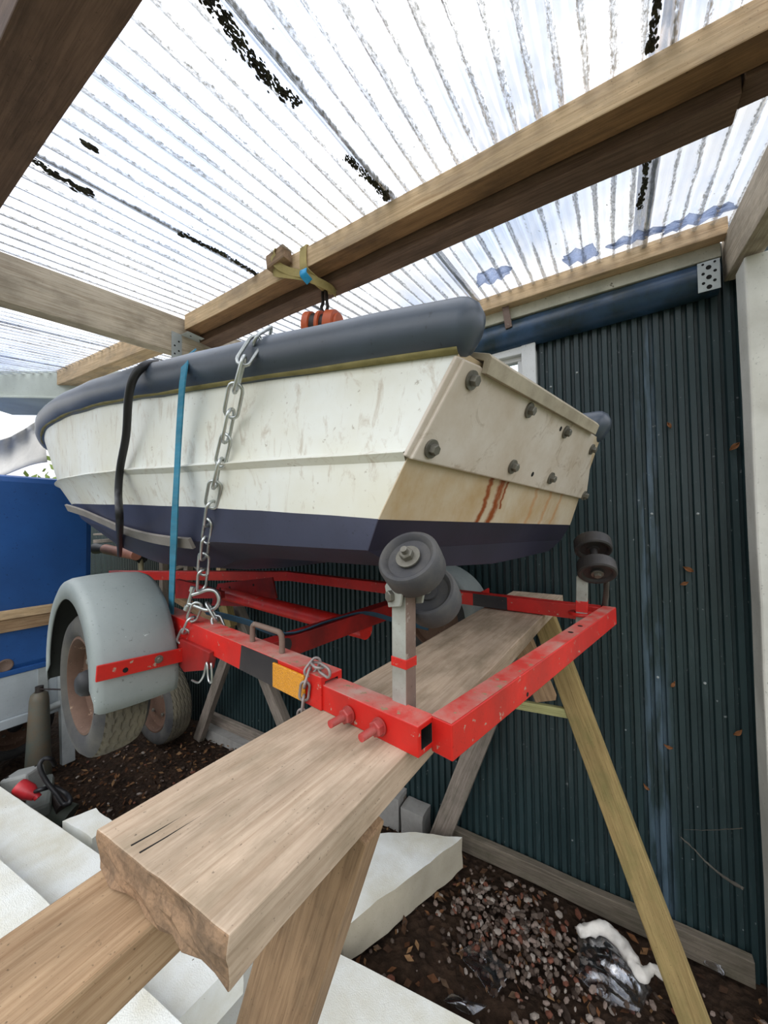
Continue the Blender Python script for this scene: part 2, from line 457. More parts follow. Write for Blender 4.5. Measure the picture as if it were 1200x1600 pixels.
tag(put('floor_outside', bm, M_out, M=Matrix.Identity(4)), 'open ground outside the shelter', kind='structure')

# corrugated wall
m, nt = nmat('green_steel'); v = coords(nt, kind='World')
sx = N(nt, 'ShaderNodeSeparateXYZ'); lk(nt, v, sx.inputs[0])
base = mix(nt, ramp(nt, nz(nt, coords(nt, (5, 5, 1.2), 'World'), 2, 5), [(.35, 0.0), (.7, 1.0)]), C('#27393b'), C('#1e2e30'))
dust = ramp(nt, nz(nt, coords(nt, (26, 26, 4), 'World'), 2.2, 7, .7), [(.56, 0.0), (.72, 1.0)])
base = mix(nt, mth(nt, 'MULTIPLY', dust, .35), base, C('#566062'))
dx = mth(nt, 'ABSOLUTE', mth(nt, 'SUBTRACT', sx.outputs[0], .115))
k = mth(nt, 'MULTIPLY', ramp(nt, dx, [(.02, 1.0), (.05, 0.0)]), ramp(nt, nz(nt, coords(nt, (14, 14, 2.2), 'World'), 2, 5), [(.46, 0.0), (.6, .8)]))
base = mix(nt, k, base, C('#4f6270'))
spk = ramp(nt, nz(nt, v, 55, 2, .4), [(.72, 0.0), (.76, 1.0)])
base = mix(nt, mth(nt, 'MULTIPLY', spk, .6), base, C('#9aa0a0'))
finish(nt, base, .42, spec=.5, bump=nz(nt, v, 25, 4), bstr=.08)
M_wall = m
bm = bmesh.new()
per, dep, yw = .0352, .014, 1.80
prof = []
x = -5.2
while x < .62:
    prof += [(x, yw), (x + per * .50, yw), (x + per * .62, yw + dep), (x + per * .88, yw + dep)]
    x += per
WX0, WX1, WZ0, WZ1 = -.95, -.284, 1.90, 2.432    # window hole
zs = [-.02, WZ0, WZ1, 2.62]
rows = [[bm.verts.new((p[0], p[1], z)) for p in prof] for z in zs]
for r in range(3):
    for i in range(len(prof) - 1):
        xm = (prof[i][0] + prof[i + 1][0]) / 2
        if r == 1 and WX0 < xm < WX1: continue
        bm.faces.new((rows[r][i], rows[r][i + 1], rows[r + 1][i + 1], rows[r + 1][i]))
wall = tag(put('wall_back', bm, M_wall, M=Matrix.Identity(4)), 'dark green corrugated steel wall', kind='structure')
bm = bmesh.new()
bbox(bm, -5.2, WX0, 1.86, 1.98, -.05, 2.62); bbox(bm, WX1, .62, 1.86, 1.98, -.05, 2.62)
bbox(bm, WX0, WX1, 1.86, 1.98, -.05, WZ0); bbox(bm, WX0, WX1, 1.86, 1.98, WZ1, 2.62)
tag(put('wall_core', bm, plain('wall_core_dark', C('#3a3d3a'), .9), M=Matrix.Identity(4)), 'inner lining behind the corrugated steel', kind='structure')
# screw heads on the wall
for px, py in ((1012, 803), (1082, 803), (1020, 1057), (1092, 1066), (893, 584), (858, 605)):
    p = aty(px, py, yw); M = frame(V((round((p.x + 5.2) / per) * per - 5.2 + per * .25, yw, p.z)), (0, -1, 0))
    bm = bmesh.new(); cyl(bm, M @ V((0, 0, 0)), M @ V((0, 0, .004)), .005, .003, 10)
    put('wall_screw', bm, M_galv, wall)
# window
wn = thing('window_1', 'small white framed window high on the green wall', None, (-.6, 1.79, 1.9)); wn['kind'] = 'structure'
bm = bmesh.new()
bbox(bm, WX0, WX1, 1.772, 1.84, WZ1 - .055, WZ1); bbox(bm, WX0, WX1, 1.772, 1.84, WZ0, WZ0 + .05)
bbox(bm, WX1 - .062, WX1, 1.770, 1.84, WZ0, WZ1); bbox(bm, WX0, WX0 + .06, 1.770, 1.84, WZ0, WZ1)
put('window_frame', bm, P_winframe, wn, bev=.004)
bm = bmesh.new()
a0, a1, c0, c1 = WX0 + .06, WX1 - .062, WZ0 + .05, WZ1 - .055
bbox(bm, a0, a1, 1.795, 1.835, c1 - .022, c1); bbox(bm, a0, a1, 1.795, 1.835, c0, c0 + .03)
bbox(bm, a1 - .022, a1, 1.795, 1.835, c0 + .03, c1 - .022); bbox(bm, a0, a0 + .03, 1.795, 1.835, c0 + .03, c1 - .022)
put('window_sash', bm, P_winframe, wn, bev=.003)
m, nt = nmat('window_glass')
t_ = N(nt, 'ShaderNodeBsdfTransparent'); t_.inputs[0].default_value = (.9, .95, .97, 1)
g_ = N(nt, 'ShaderNodeBsdfGlossy', Roughness=.03); fr = N(nt, 'ShaderNodeFresnel', IOR=1.5)
mx = N(nt, 'ShaderNodeMixShader'); lk(nt, fr.outputs[0], mx.inputs[0]); lk(nt, t_.outputs[0], mx.inputs[1]); lk(nt, g_.outputs[0], mx.inputs[2])
o_ = N(nt, 'ShaderNodeOutputMaterial'); lk(nt, mx.outputs[0], o_.inputs[0]); M_glass = m
bm = bmesh.new(); bbox(bm, a0 + .02, a1 - .015, 1.815, 1.819, c0 + .02, c1 - .015); put('window_pane', bm, M_glass, wn)
bm = bmesh.new()
rr = []
for i in range(61):
    x = a0 + (a1 - a0) * i / 60
    rr.append([bm.verts.new((x - .05 * t, 1.850 + .006 * math.sin(i * 1.3), c0 + (c1 - .04 - c0) * t)) for t in (0, .5, 1)])
for p, q in zip(rr, rr[1:]):
    for k in range(2): bm.faces.new((p[k], q[k], q[k + 1], p[k + 1]))
put('curtain', bm, plain('net_curtain', C('#cfdcea'), .8), wn, smooth=True)
# bottom plank of the wall and blocks
pl = beam('wall_plinth_board', (-.80, 1.775, .045), (.36, 1.775, .045), .035, .085, W_greydk, seg=12, rough=.006)
tag(pl, 'weathered grey board along the foot of the green wall, beside the slanting trestle leg', 'board')
pl2 = beam('wall_plinth_board', (-2.75, 1.775, .10), (-1.0, 1.775, .10), .035, .075, W_grey)
tag(pl2, 'grey timber sill above the low concrete kerb behind the mudguard', 'board')
for i, (xa, xb, zt, lab) in enumerate(((-2.75, -2.22, .06, 'concrete kerb block under the grey sill, nearest the standing tyre'),
                                     (-2.21, -1.62, .06, 'concrete kerb block under the grey sill, right half of the pair'),
                                     (-1.16, -1.0, .16, 'grey concrete block against the wall, just left of the white chipped block'),
                                     (-.985, -.86, .13, 'rough pale concrete block at the foot of the trestle leg by the wall'))):
    bm = bmesh.new(); bbox(bm, xa, xb, 1.70, 1.795, -.03, zt)
    bmesh.ops.subdivide_edges(bm, edges=bm.edges, cuts=4, use_grid_fill=True)
    for v_ in bm.verts: v_.co += noise.noise_vector(v_.co * 14) * .007
    tag(put('concrete_block', bm, M_conc, smooth=True, angle=40), lab, 'block', 'blocks along the wall foot')

# ------------------------------------------------------------------ roof
SL = .12
def roofz(x, y):
    z = 2.6415 + SL * (y - 1.74)
    if x < -1.6: z += .05 * (-1.6 - x)
    return z
def sheetmat():
    m, nt = nmat('clear_corrugated_plastic')
    v = coords(nt, kind='World'); sx = N(nt, 'ShaderNodeSeparateXYZ'); lk(nt, v, sx.inputs[0])
    ph = mth(nt, 'FRACT', mth(nt, 'DIVIDE', mth(nt, 'ADD', sx.outputs[0], 10.0), .05))
    tri = mth(nt, 'ABSOLUTE', mth(nt, 'SUBTRACT', ph, .5))            # 0 in one valley line
    brk = nz(nt, coords(nt, (22, 1.3, 1), 'World'), 2.0, 6, .7)
    fine = nz(nt, coords(nt, (90, 40, 1), 'World'), 2.5, 5, .75)
    wid = ramp(nt, brk, [(.34, .02), (.52, .15), (.74, .27)])
    band = ramp(nt, mth(nt, 'SUBTRACT', mth(nt, 'SUBTRACT', wid, tri), mth(nt, 'MULTIPLY', mth(nt, 'SUBTRACT', fine, .5), .30)), [(.0, 0.0), (.05, 1.0)])
    band = mth(nt, 'MULTIPLY', band, ramp(nt, fine, [(.34, 1.0), (.66, .45)]))
    film = ramp(nt, nz(nt, coords(nt, (2.2, .8, 1), 'World'), 1.5, 5, .6), [(.42, .04), (.7, .28)])
    bits = ramp(nt, nz(nt, coords(nt, (26, 12, 1), 'World'), 3, 4, .6), [(.70, 0.0), (.74, .9)])
    fac = mth(nt, 'MAXIMUM', mth(nt, 'MAXIMUM', mth(nt, 'MULTIPLY', band, .96), film), bits, True)
    tr = N(nt, 'ShaderNodeBsdfTransparent'); tr.inputs[0].default_value = (.90, .92, .96, 1)
    dcol = mix(nt, nz(nt, v, 9, 4), C('#4c473c'), C('#7d796c'))
    tl = N(nt, 'ShaderNodeBsdfTranslucent'); lk(nt, dcol, tl.inputs[0])
    df = N(nt, 'ShaderNodeBsdfDiffuse'); lk(nt, dcol, df.inputs[0])
    dd = N(nt, 'ShaderNodeMixShader'); dd.inputs[0].default_value = .35; lk(nt, tl.outputs[0], dd.inputs[1]); lk(nt, df.outputs[0], dd.inputs[2])
    a = N(nt, 'ShaderNodeMixShader'); lk(nt, fac, a.inputs[0]); lk(nt, tr.outputs[0], a.inputs[1]); lk(nt, dd.outputs[0], a.inputs[2])
    gl = N(nt, 'ShaderNodeBsdfGlossy', Roughness=.2); gl.inputs[0].default_value = (.82, .88, 1, 1)
    fr = N(nt, 'ShaderNodeFresnel', IOR=1.3)
    b = N(nt, 'ShaderNodeMixShader'); lk(nt, mth(nt, 'MULTIPLY', fr.outputs[0], .55), b.inputs[0]); lk(nt, a.outputs[0], b.inputs[1]); lk(nt, gl.outputs[0], b.inputs[2])
    o = N(nt, 'ShaderNodeOutputMaterial'); lk(nt, b.outputs[0], o.inputs[0]); return m
M_sheet = sheetmat()
SHE = [(.085, .74, 'clear corrugated roof sheet nearest the white post'),
       (-.555, .135, 'clear corrugated roof sheet over the stern of the boat'),
       (-1.155, -.51, 'clear corrugated roof sheet over the orange hoist'),
       (-1.755, -1.11, 'clear corrugated roof sheet above the beam joint at the left'),
       (-2.355, -1.71, 'clear corrugated roof sheet just left of the beam joint'),
       (-2.955, -2.31, 'clear corrugated roof sheet above the bow of the boat'),
       (-3.555, -2.91, 'clear corrugated roof sheet farthest left, above the white board')]
for i, (xa, xb, lab) in enumerate(SHE):
    bm = bmesh.new(); n = int(round((xb - xa) / .05 * 10)); rows = []
    ys = [-.35, .3, .9, 1.4, 1.775]
    for k in range(n + 1):
        x = xa + (xb - xa) * k / n
        rows.append([bm.verts.new((x, y, roofz(x, y) + .012 + .0035 * (i % 2) + .0085 * math.cos(2 * PI * (x + 10) / .05))) for y in ys])
    for p, q in zip(rows, rows[1:]):
        for k in range(len(ys) - 1): bm.faces.new((p[k], q[k], q[k + 1], p[k + 1]))
    tag(put('roof_sheet', bm, M_sheet, M=Matrix.Identity(4), smooth=True), lab, 'roof sheet', 'clear corrugated roof sheets')
# moss along the seams
def moss(lab, x, y0, y1, wid=.02, dens=1.0, seed=0):
    bm = bmesh.new(); rnd = random.Random(seed); n = int(abs(y1 - y0) * 1500 * dens)
    for k in range(n):
        y = y0 + (y1 - y0) * rnd.random(); t = (y - y0) / (y1 - y0)
        xx = x + wid * .35 * math.sin(y * 21 + seed) + rnd.gauss(0, wid * .30); r = rnd.uniform(.0012, .0055) * (.55 + .9 * abs(noise.noise(V((y * 14, seed, 0)))))
        M = Matrix.Translation((xx, y, roofz(x, y) + .004 + rnd.uniform(-.003, .004))) @ Matrix.Diagonal((1, rnd.uniform(1, 2.6), .6, 1))
        bmesh.ops.create_icosphere(bm, subdivisions=1, radius=r, matrix=M)
    o = put('moss_strip', bm, M_moss, smooth=True)
    tag(o, lab, 'moss', kind='stuff')
moss('dark mossy dirt along the roof seam at the top of the picture', -.556, .32, .56, .022, 1.3, 1)
moss('dirt on the roof seam where it meets the big beam', -.54, .72, .90, .018, 1.0, 2)
moss('dark dirt on the left roof seam beside the near rafter', -1.15, .235, .41, .018, 1.0, 3)
moss('dirt line on the left roof seam above the beam joint', -1.115, .62, .92, .014, 1.0, 4)
moss('thin dirt line on the right roof seam', .092, .55, .90, .012, 1.0, 5)
moss('dirt on the right roof seam beyond the big beam', .10, 1.12, 1.44, .012, .9, 6)
moss('small dark clump in a roof groove at upper left', -1.005, .335, .36, .008, 3, 7)
m, nt = nmat('blue_grey_wet_leaf'); v = coords(nt)
a_ = N(nt, 'ShaderNodeBsdfTransparent'); a_.inputs[0].default_value = (.74, .77, .84, 1); b_2 = N(nt, 'ShaderNodeBsdfTranslucent'); b_2.inputs[0].default_value = (.35, .40, .50, 1)
mx = N(nt, 'ShaderNodeMixShader'); lk(nt, ramp(nt, nz(nt, v, 40, 4), [(.35, .25), (.65, .7)]), mx.inputs[0]); lk(nt, a_.outputs[0], mx.inputs[1]); lk(nt, b_2.outputs[0], mx.inputs[2])
o_ = N(nt, 'ShaderNodeOutputMaterial'); lk(nt, mx.outputs[0], o_.inputs[0]); M_wetleaf = m
# wet leaf silhouettes on the sheets by the wall plate
rnd = random.Random(5)
for lab, px, py, wd, hh in (('blue grey wet leaf patch on the roof sheet above the gutter', 770, 432, .07, .05), ('grey wet leaf patch under the roof sheet above the plate, mid span', 905, 405, .06, .05),
                            ('blue grey wet leaf patch at the end of the right roof sheet', 1085, 350, .10, .03), ('grey wet leaf patch on the roof sheet right of the seam', 990, 378, .08, .03)):
    p = atz(px, py, 2.62); bm = bmesh.new()
    n = 22; ring = []
    c = bm.verts.new((p.x, p.y, roofz(p.x, p.y) + .005))
    for k in range(n):
        a = 2 * PI * k / n; rr_ = 1 + .5 * noise.noise(V((math.cos(a) * 2 + px, math.sin(a) * 2, 0)))
        q = V((p.x + wd * rr_ * math.cos(a), min(1.74, p.y + hh * rr_ * math.sin(a)), 0)); q.z = roofz(q.x, q.y) + .005 + .0085 * math.cos(2 * PI * (q.x + 10) / .05)
        ring.append(bm.verts.new(q))
    for k in range(n): bm.faces.new((c, ring[k], ring[(k + 1) % n]))
    g = bmesh.ops.extrude_face_region(bm, geom=bm.faces[:])
    for v_ in [v for v in g['geom'] if isinstance(v, bmesh.types.BMVert)]: v_.co.z += .006
    bmesh.ops.recalc_face_normals(bm, faces=bm.faces)
    tag(put('wet_leaf_patch', bm, M_wetleaf, smooth=True), lab, 'dirt', kind='stuff')

# timbers of the shelter
mb = thing('roof_beam', 'long twin-board roof beam crossing the picture above the boat', 'beam', (-.4, .97, 2.45))
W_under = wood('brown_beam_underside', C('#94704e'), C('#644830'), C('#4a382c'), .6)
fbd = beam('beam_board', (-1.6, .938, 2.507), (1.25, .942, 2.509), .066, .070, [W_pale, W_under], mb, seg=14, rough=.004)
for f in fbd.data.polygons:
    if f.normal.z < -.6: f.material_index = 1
beam('beam_board', (-1.6, 1.012, 2.488), (.238, 1.016, 2.488), .072, .090, W_dark, mb, seg=14, rough=.004)
beam('beam_board', (.242, 1.010, 2.502), (1.25, 1.010, 2.502), .066, .07, W_dark, mb, seg=4, rough=.003)
lb = beam('roof_rafter', (-1.648, -.4, 2.33), (-1.648, 1.74, 2.53), .056, .16, W_cream, seg=12, rough=.004)
tag(lb, 'pale weathered rafter at left that the big beam is hung from', 'rafter')
fb = beam('roof_beam', (-1.68, .94, 2.51), (-3.4, .94, 2.61), .075, .10, W_pale, seg=8, rough=.004)
tag(fb, 'orange-brown beam beyond the left rafter, above the bow', 'beam')
nb = beam('roof_beam', (-2.4, .19, 2.405), (.9, .215, 2.405), .095, .10, W_dark, seg=10, rough=.003)
tag(nb, 'dark near roof beam in the top left corner of the picture', 'beam')
rr_ = beam('roof_rafter', (.395, -.35, 2.31), (.395, 1.80, 2.545), .066, .15, W_cream, seg=14, rough=.005)
tag(rr_, 'weathered rafter at right, running from the wall over the white post', 'rafter')
wp = beam('wall_plate', (-3.5, 1.735, 2.618), (.365, 1.735, 2.630), .05, .062, W_pale, seg=10, rough=.003)
tag(wp, 'bare wood wall plate under the ends of the roof sheets', 'timber')
cs = beam('painted_batten', (-3.5, 1.768, 2.562), (.352, 1.768, 2.572), .03, .052, P_creamchip)
tag(cs, 'flaking cream painted batten under the bare wood plate', 'batten')
# rounded blue-green fascia
bm = bmesh.new(); rows = []
for x, zt, zb in ((-3.5, 2.535, 2.40), (-.55, 2.545, 2.405), (.345, 2.552, 2.425)):
    r = []
    for k in range(13):
        a = PI * k / 12
        r.append(bm.verts.new((x, 1.775 - .045 * math.sin(a) ** .7, zt + (zb - zt) * (k / 12))))
    r += [bm.verts.new((x, 1.795, zb)), bm.verts.new((x, 1.795, zt))]
    rows.append(r)
for p, q in zip(rows, rows[1:]):
    for k in range(len(p)): bm.faces.new((p[k], p[(k + 1) % len(p)], q[(k + 1) % len(p)], q[k]))
bm.faces.new(rows[0]); bm.faces.new(rows[-1][::-1]); bmesh.ops.recalc_face_normals(bm, faces=bm.faces)
tag(put('rounded_fascia', bm, P_bluesheen, smooth=True, angle=50), 'dark blue-green rounded fascia rail along the top of the wall', 'fascia')
# fascia bracket
p = aty(790, 495, 1.735)
br = tag(beam('fascia_bracket', p + V((0, -.004, .05)), p + V((.015, -.006, -.06)), .03, .008, M_rust, up=(0, 1, 0), bev=.001), 'dark metal bracket on the blue-green fascia near the window', 'bracket')
# metal connectors
def perf_plate(o, name, corner, ux, uz, w_, h_, nrm, holes, mat=M_galv, th=.002):
    bm = bmesh.new(); c0 = V(corner)
    polyplate(bm, [c0, c0 + ux * w_, c0 + ux * w_ + uz * h_, c0 + uz * h_], nrm, th)
    q = put(name, bm, mat, o)
    for a, b, r in holes:
        bm = bmesh.new(); cyl(bm, c0 + ux * (a * w_) + uz * (b * h_) + nrm * (th * .5), c0 + ux * (a * w_) + uz * (b * h_) + nrm * (th + .0006), r, n=12)
        put('hole', bm, M_hole, q)
jh = thing('joist_hanger', 'galvanised joist hanger where the big beam meets the left rafter', 'bracket', (-1.61, .9, 2.35))
perf_plate(jh, 'flange_plate', (-1.6195, .86, 2.335), V((0, 1, 0)), V((0, 0, 1)), .045, .12, V((1, 0, 0)), ((.3, .2, .004), (.7, .35, .004), (.3, .5, .004), (.7, .7, .004)))
perf_plate(jh, 'flange_plate', (-1.6195, 1.05, 2.335), V((0, 1, 0)), V((0, 0, 1)), .045, .12, V((1, 0, 0)), ((.3, .2, .004), (.7, .35, .004), (.3, .5, .004), (.7, .7, .004)))
perf_plate(jh, 'seat_plate', (-1.617, .90, 2.4545), V((0, 1, 0)), V((1, 0, 0)), .145, .055, V((0, 0, -1)), ((.2, .5, .004), (.5, .5, .004), (.8, .5, .004)))
p = aty(1089, 412, 1.728)
npl = thing('nail_plate', 'perforated galvanised plate at the right end of the fascia', 'bracket', p)
hs = [(.5, .12, .008), (.25, .28, .005), (.75, .3, .005), (.5, .45, .008), (.25, .6, .005), (.78, .62, .005), (.5, .78, .008), (.25, .92, .004), (.78, .92, .004)]
perf_plate(npl, 'plate', (p.x, 1.7285, 2.42), V((1, 0, 0)), V((0, 0, 1)), .062, .108, V((0, -1, 0)), hs)

# white post at right
ps = beam('post', (.450, 1.65, -.02), (.450, 1.65, 2.44), .15, .10, P_white, up=(0, 1, 0), bev=.006, seg=10, rough=.003)
tag(ps, 'white painted timber post at the right edge, under the rafter', 'post')

# ------------------------------------------------------------------ boat
TH = math.radians(6)
BA = V((-math.cos(TH), math.sin(TH), 0)); BB = V((math.sin(TH), math.cos(TH), 0)); BO = V((-.173, .932, 0))
def lerp_tab(tab, s):
    if s <= tab[0][0]: return tab[0][1]
    for (a, za), (b, zb) in zip(tab, tab[1:]):
        if s <= b:
            t = (s - a) / (b - a); t = t * t * (3 - 2 * t) * .35 + t * .65
            return za + (zb - za) * t
    return tab[-1][1]
def hw(s, w0, wm, sm, L, p=2.6, q=2.0):
    if s < sm:
        u = max(s, 0) / sm; return w0 + (wm - w0) * (1 - (1 - u) ** 2)
    u = min((s - sm) / (L - sm), 1); return wm * max(0, 1 - u ** p) ** (1 / q)
ZS = [(-.013, 1.869), (.241, 1.890), (.403, 1.906), (.637, 1.927), (.902, 1.96), (1.21, 1.996), (1.55, 2.034), (2.1, 2.078), (3.1, 2.085)]
ZK = [(.06, 1.706), (.392, 1.722), (.614, 1.734), (1.009, 1.758), (1.334, 1.775), (1.737, 1.793), (2.6, 1.81)]
ZW = [(.097, 1.607), (.224, 1.617), (.404, 1.630), (.711, 1.650), (1.125, 1.672), (1.848, 1.706), (2.5, 1.72)]
ZC = [(.125, 1.556), (.6, 1.562), (.85, 1.557), (1.113, 1.571), (1.451, 1.611), (2.0, 1.66), (2.4, 1.70)]
ZB = [(.135, 1.522), (.6, 1.522), (.75, 1.48), (1.1, 1.475), (1.6, 1.52), (2.2, 1.66)]
ZKEEL = [(.14, 1.505), (.72, 1.505), (.95, 1.44), (1.5, 1.44), (1.9, 1.52), (2.2, 1.65)]
CURV = [  # s0, L, w0, wm, sm, table
    (-.013, 3.15, .390, .550, 1.3, lambda s: lerp_tab(ZS, s)),
    (.050, 2.64, .4195, .540, 1.3, lambda s: lerp_tab(ZK, s) + .012),
    (.054, 2.65, .4330, .553, 1.3, lambda s: lerp_tab(ZK, s) + .004),
    (.060, 2.60, .4200, .538, 1.3, lambda s: lerp_tab(ZK, s) - .008),
    (.097, 2.50, .445, .500, 1.3, lambda s: lerp_tab(ZW, s)),
    (.125, 2.38, .440, .480, 1.3, lambda s: lerp_tab(ZC, s)),
    (.135, 2.3, .360, .38, 1.1, lambda s: lerp_tab(ZB, s)),
    (.138, 2.22, .15, .16, 1.1, lambda s: lerp_tab(ZKEEL, s) + .006),
    (.14, 2.2, 0.0, 0.0, 1.1, lambda s: lerp_tab(ZKEEL, s)),
]
SKW, HEEL = -.105, .022
def bpt(c, u, sd):
    s0, L, w0, wm, sm, zf = CURV[c]
    f = u
    s = s0 + (L - s0) * f
    b_ = sd * (hw(s, w0, wm, sm, L) if wm > 0 else 0)
    skew = SKW * (b_ + .43) * (1 - u)
    p = BO + BA * (s + skew) + BB * b_
    return V((p.x, p.y, zf(s) - HEEL * (b_ + .43)))
NS = 46
US = [1 - (1 - i / NS) ** 1.9 if i < NS else 1 for i in range(NS + 1)]
boat = thing('boat', 'white and navy dinghy with a fat navy rubbing tube, slung over the red trailer', 'boat', (BO.x - 1.2, BO.y + .1, 1.44))
bm = bmesh.new()
nc = len(CURV)
order = [(c, -1) for c in range(nc)] + [(c, 1) for c in range(nc - 2, -1, -1)]
grid = [[bm.verts.new(bpt(c, u, sd)) for c, sd in order] for u in US]
for i in range(NS):
    for k in range(len(order) - 1):
        c = max(order[k][0], order[k + 1][0])
        f = bm.faces.new((grid[i][k], grid[i + 1][k], grid[i + 1][k + 1], grid[i][k + 1]))
        f.material_index = 0 if c <= 4 else 1
# inner sole and liner so that it is an open boat
inn = []
for i, u in enumerate(US[:-3]):
    row = []
    for c, sd, dz, kk in ((0, -1, 0, .97), (3, -1, .0, .93), (3, 1, .0, .93), (0, 1, 0, .97)):
        p = bpt(c, u, sd); ctr = BO + BA * (p - BO).dot(BA); q = V((ctr.x, ctr.y, p.z)).lerp(p, kk); row.append(bm.verts.new(q))
    inn.append(row)
for a, b in zip(inn, inn[1:]):
    for k in range(3): bm.faces.new((a[k], a[k + 1], b[k + 1], b[k]))
bm.faces.new(inn[-1])
bmesh.ops.remove_doubles(bm, verts=bm.verts, dist=.0004)
bmesh.ops.recalc_face_normals(bm, faces=bm.faces)
put('hull', bm, [M_gel, M_navy], boat, M=Matrix.Identity(4), smooth=True, angle=28)
# transom frame
T0 = bpt(3, 0, -1); T1 = bpt(3, 0, 1); tx = (T1 - T0).normalized()
tup = (bpt(0, 0, -1) - bpt(4, 0, -1)); tup = (tup - tx * tup.dot(tx)).normalized()
TM = axes(T0, tx, tup); TI = TM.inverted(); tn = V((TM[0][2], TM[1][2], TM[2][2]))
def ontr(px, py, off=0): return TI @ atpl(tn, T0 + tn * off, px, py)
bm = bmesh.new()
L_ = [TI @ bpt(c, 0, -1) for c in range(nc)]; R_ = [TI @ bpt(c, 0, 1) for c in range(nc)]
# notched top: corners full height, sill lower between
def lin(a, b, n): return [a.lerp(b, i / n) for i in range(n + 1)]
tops = lin(L_[0], R_[0], 1)
for k, (ca, cb) in enumerate(((0, 1), (1, 3), (3, 4), (4, 5), (5, 6), (6, 7))):
    a, b = [bm.verts.new(p) for p in (L_[ca], R_[ca])], [bm.verts.new(p) for p in (L_[cb], R_[cb])]
    f = bm.faces.new((a[0], b[0], b[1], a[1])); f.material_index = 0 if cb <= 4 else 1
kz = TI @ bpt(nc - 1, 0, 1)
f = bm.faces.new([bm.verts.new(p) for p in (L_[7], kz, R_[7])]); f.material_index = 1
bmesh.ops.remove_doubles(bm, verts=bm.verts, dist=.0005)
g = bmesh.ops.extrude_face_region(bm, geom=bm.faces[:])
for v_ in [v for v in g['geom'] if isinstance(v, bmesh.types.BMVert)]: v_.co.z -= .02
for v_ in bm.verts: v_.co.z += .002
bmesh.ops.recalc_face_normals(bm, faces=bm.faces)
m_, nt, bs = _t
sx = N(nt, 'ShaderNodeSeparateXYZ'); lk(nt, coords(nt), sx.inputs[0])
for px, py, pyb, wd in ((757, 752, 822, .013), (775, 752, 822, .020), (788, 755, 795, .007)):
    a, b = ontr(px, py), ontr(px - 6, pyb)
    bs = STREAK(bs, (a.x + b.x) / 2, wd, min(a.y, b.y), max(a.y, b.y) + .02, C('#8a4210'), 1.0)
for px in (840, 862, 880): 
    a, b = ontr(px, 765), ontr(px, 825); bs = STREAK(bs, a.x, .012, b.y, a.y + .02, C('#b8742c'), .45)
finish(nt, bs, .5, bump=nz(nt, coords(nt), 40, 4), bstr=.1)
put('transom', bm, [M_transom, painted('transom_navy', C('#2a2838'), C('#201e28'), .6, 7, .5, C('#5a5a66'), .75)], boat, TM)
# bolted transom panel
def plate2d(pts, z0, z1):
    bm = bmesh.new(); a = [bm.verts.new((p.x, p.y, z1)) for p in pts]; b = [bm.verts.new((p.x, p.y, z0)) for p in pts]
    bm.faces.new(a); bm.faces.new(b[::-1])
    for i in range(len(a)): bm.faces.new((a[i], b[i], b[(i + 1) % len(a)], a[(i + 1) % len(a)]))
    bmesh.ops.recalc_face_normals(bm, faces=bm.faces); return bm
OFF = .014
pp = [ontr(x, y, OFF) for x, y in ((727, 561), (752, 572), (768, 588), (840, 625), (929, 680), (916, 781), (643, 718))]
print('PANEL', [tuple(round(c, 3) for c in p) for p in pp], 'width', (T1 - T0).length)
panel = put('transom_panel', plate2d(pp, .001, OFF), M_panel, boat, TM, bev=.003)
trim = [ontr(x, y, .006) for x, y in ((713, 556), (727, 561), (643, 718), (632, 712))]
put('corner_trim', plate2d(trim, .001, .008), M_panel, boat, TM, bev=.002)
cap0, cap1 = ontr(760, 572, .02), ontr(930, 672, .02)
cap0.z = cap1.z = 0
bm = bmesh.new(); d2 = (cap1 - cap0).normalized(); n2 = V((-d2.y, d2.x, 0))
for a, b in ((0, .012),): pass
vs = []
for t in (0, (cap1 - cap0).length):
    q = cap0 + d2 * t
    vs.append([bm.verts.new(q + n2 * h + V((0, 0, z))) for h, z in ((-.012, .014), (-.012, .026), (.014, .026), (.020, .018), (.020, -.03), (.012, -.03), (.008, .012))])
for k in range(7): bm.faces.new((vs[0][k], vs[0][(k + 1) % 7], vs[1][(k + 1) % 7], vs[1][k]))
bm.faces.new(vs[0]); bm.faces.new(vs[1][::-1]); bmesh.ops.recalc_face_normals(bm, faces=bm.faces)
put('transom_cap', bm, painted('cap_strip', C('#b5aa94'), C('#7d705a'), .7, 14, .6), boat, TM, bev=.001)
for px, py in ((736, 594), (826, 641), (883, 675), (924, 702), (673, 701), (800, 729), (860, 747), (912, 774)):
    p = ontr(px, py, OFF); bm = bmesh.new()
    hexbolt(bm, Matrix.Translation((p.x, p.y, OFF)) @ Matrix.Rotation(random.random(), 4, 'Z'), .0095, .010, (.0155, .004))
    put('bolt', bm, M_bolt, boat, TM)
for px, py in ((876, 670), (832, 741)):
    bm = bmesh.new(); p = ontr(px, py, OFF); cyl(bm, (p.x, p.y, OFF - .001), (p.x, p.y, OFF + .0006), .006, n=12)
    put('bolt_hole', bm, M_hole, panel, TM)
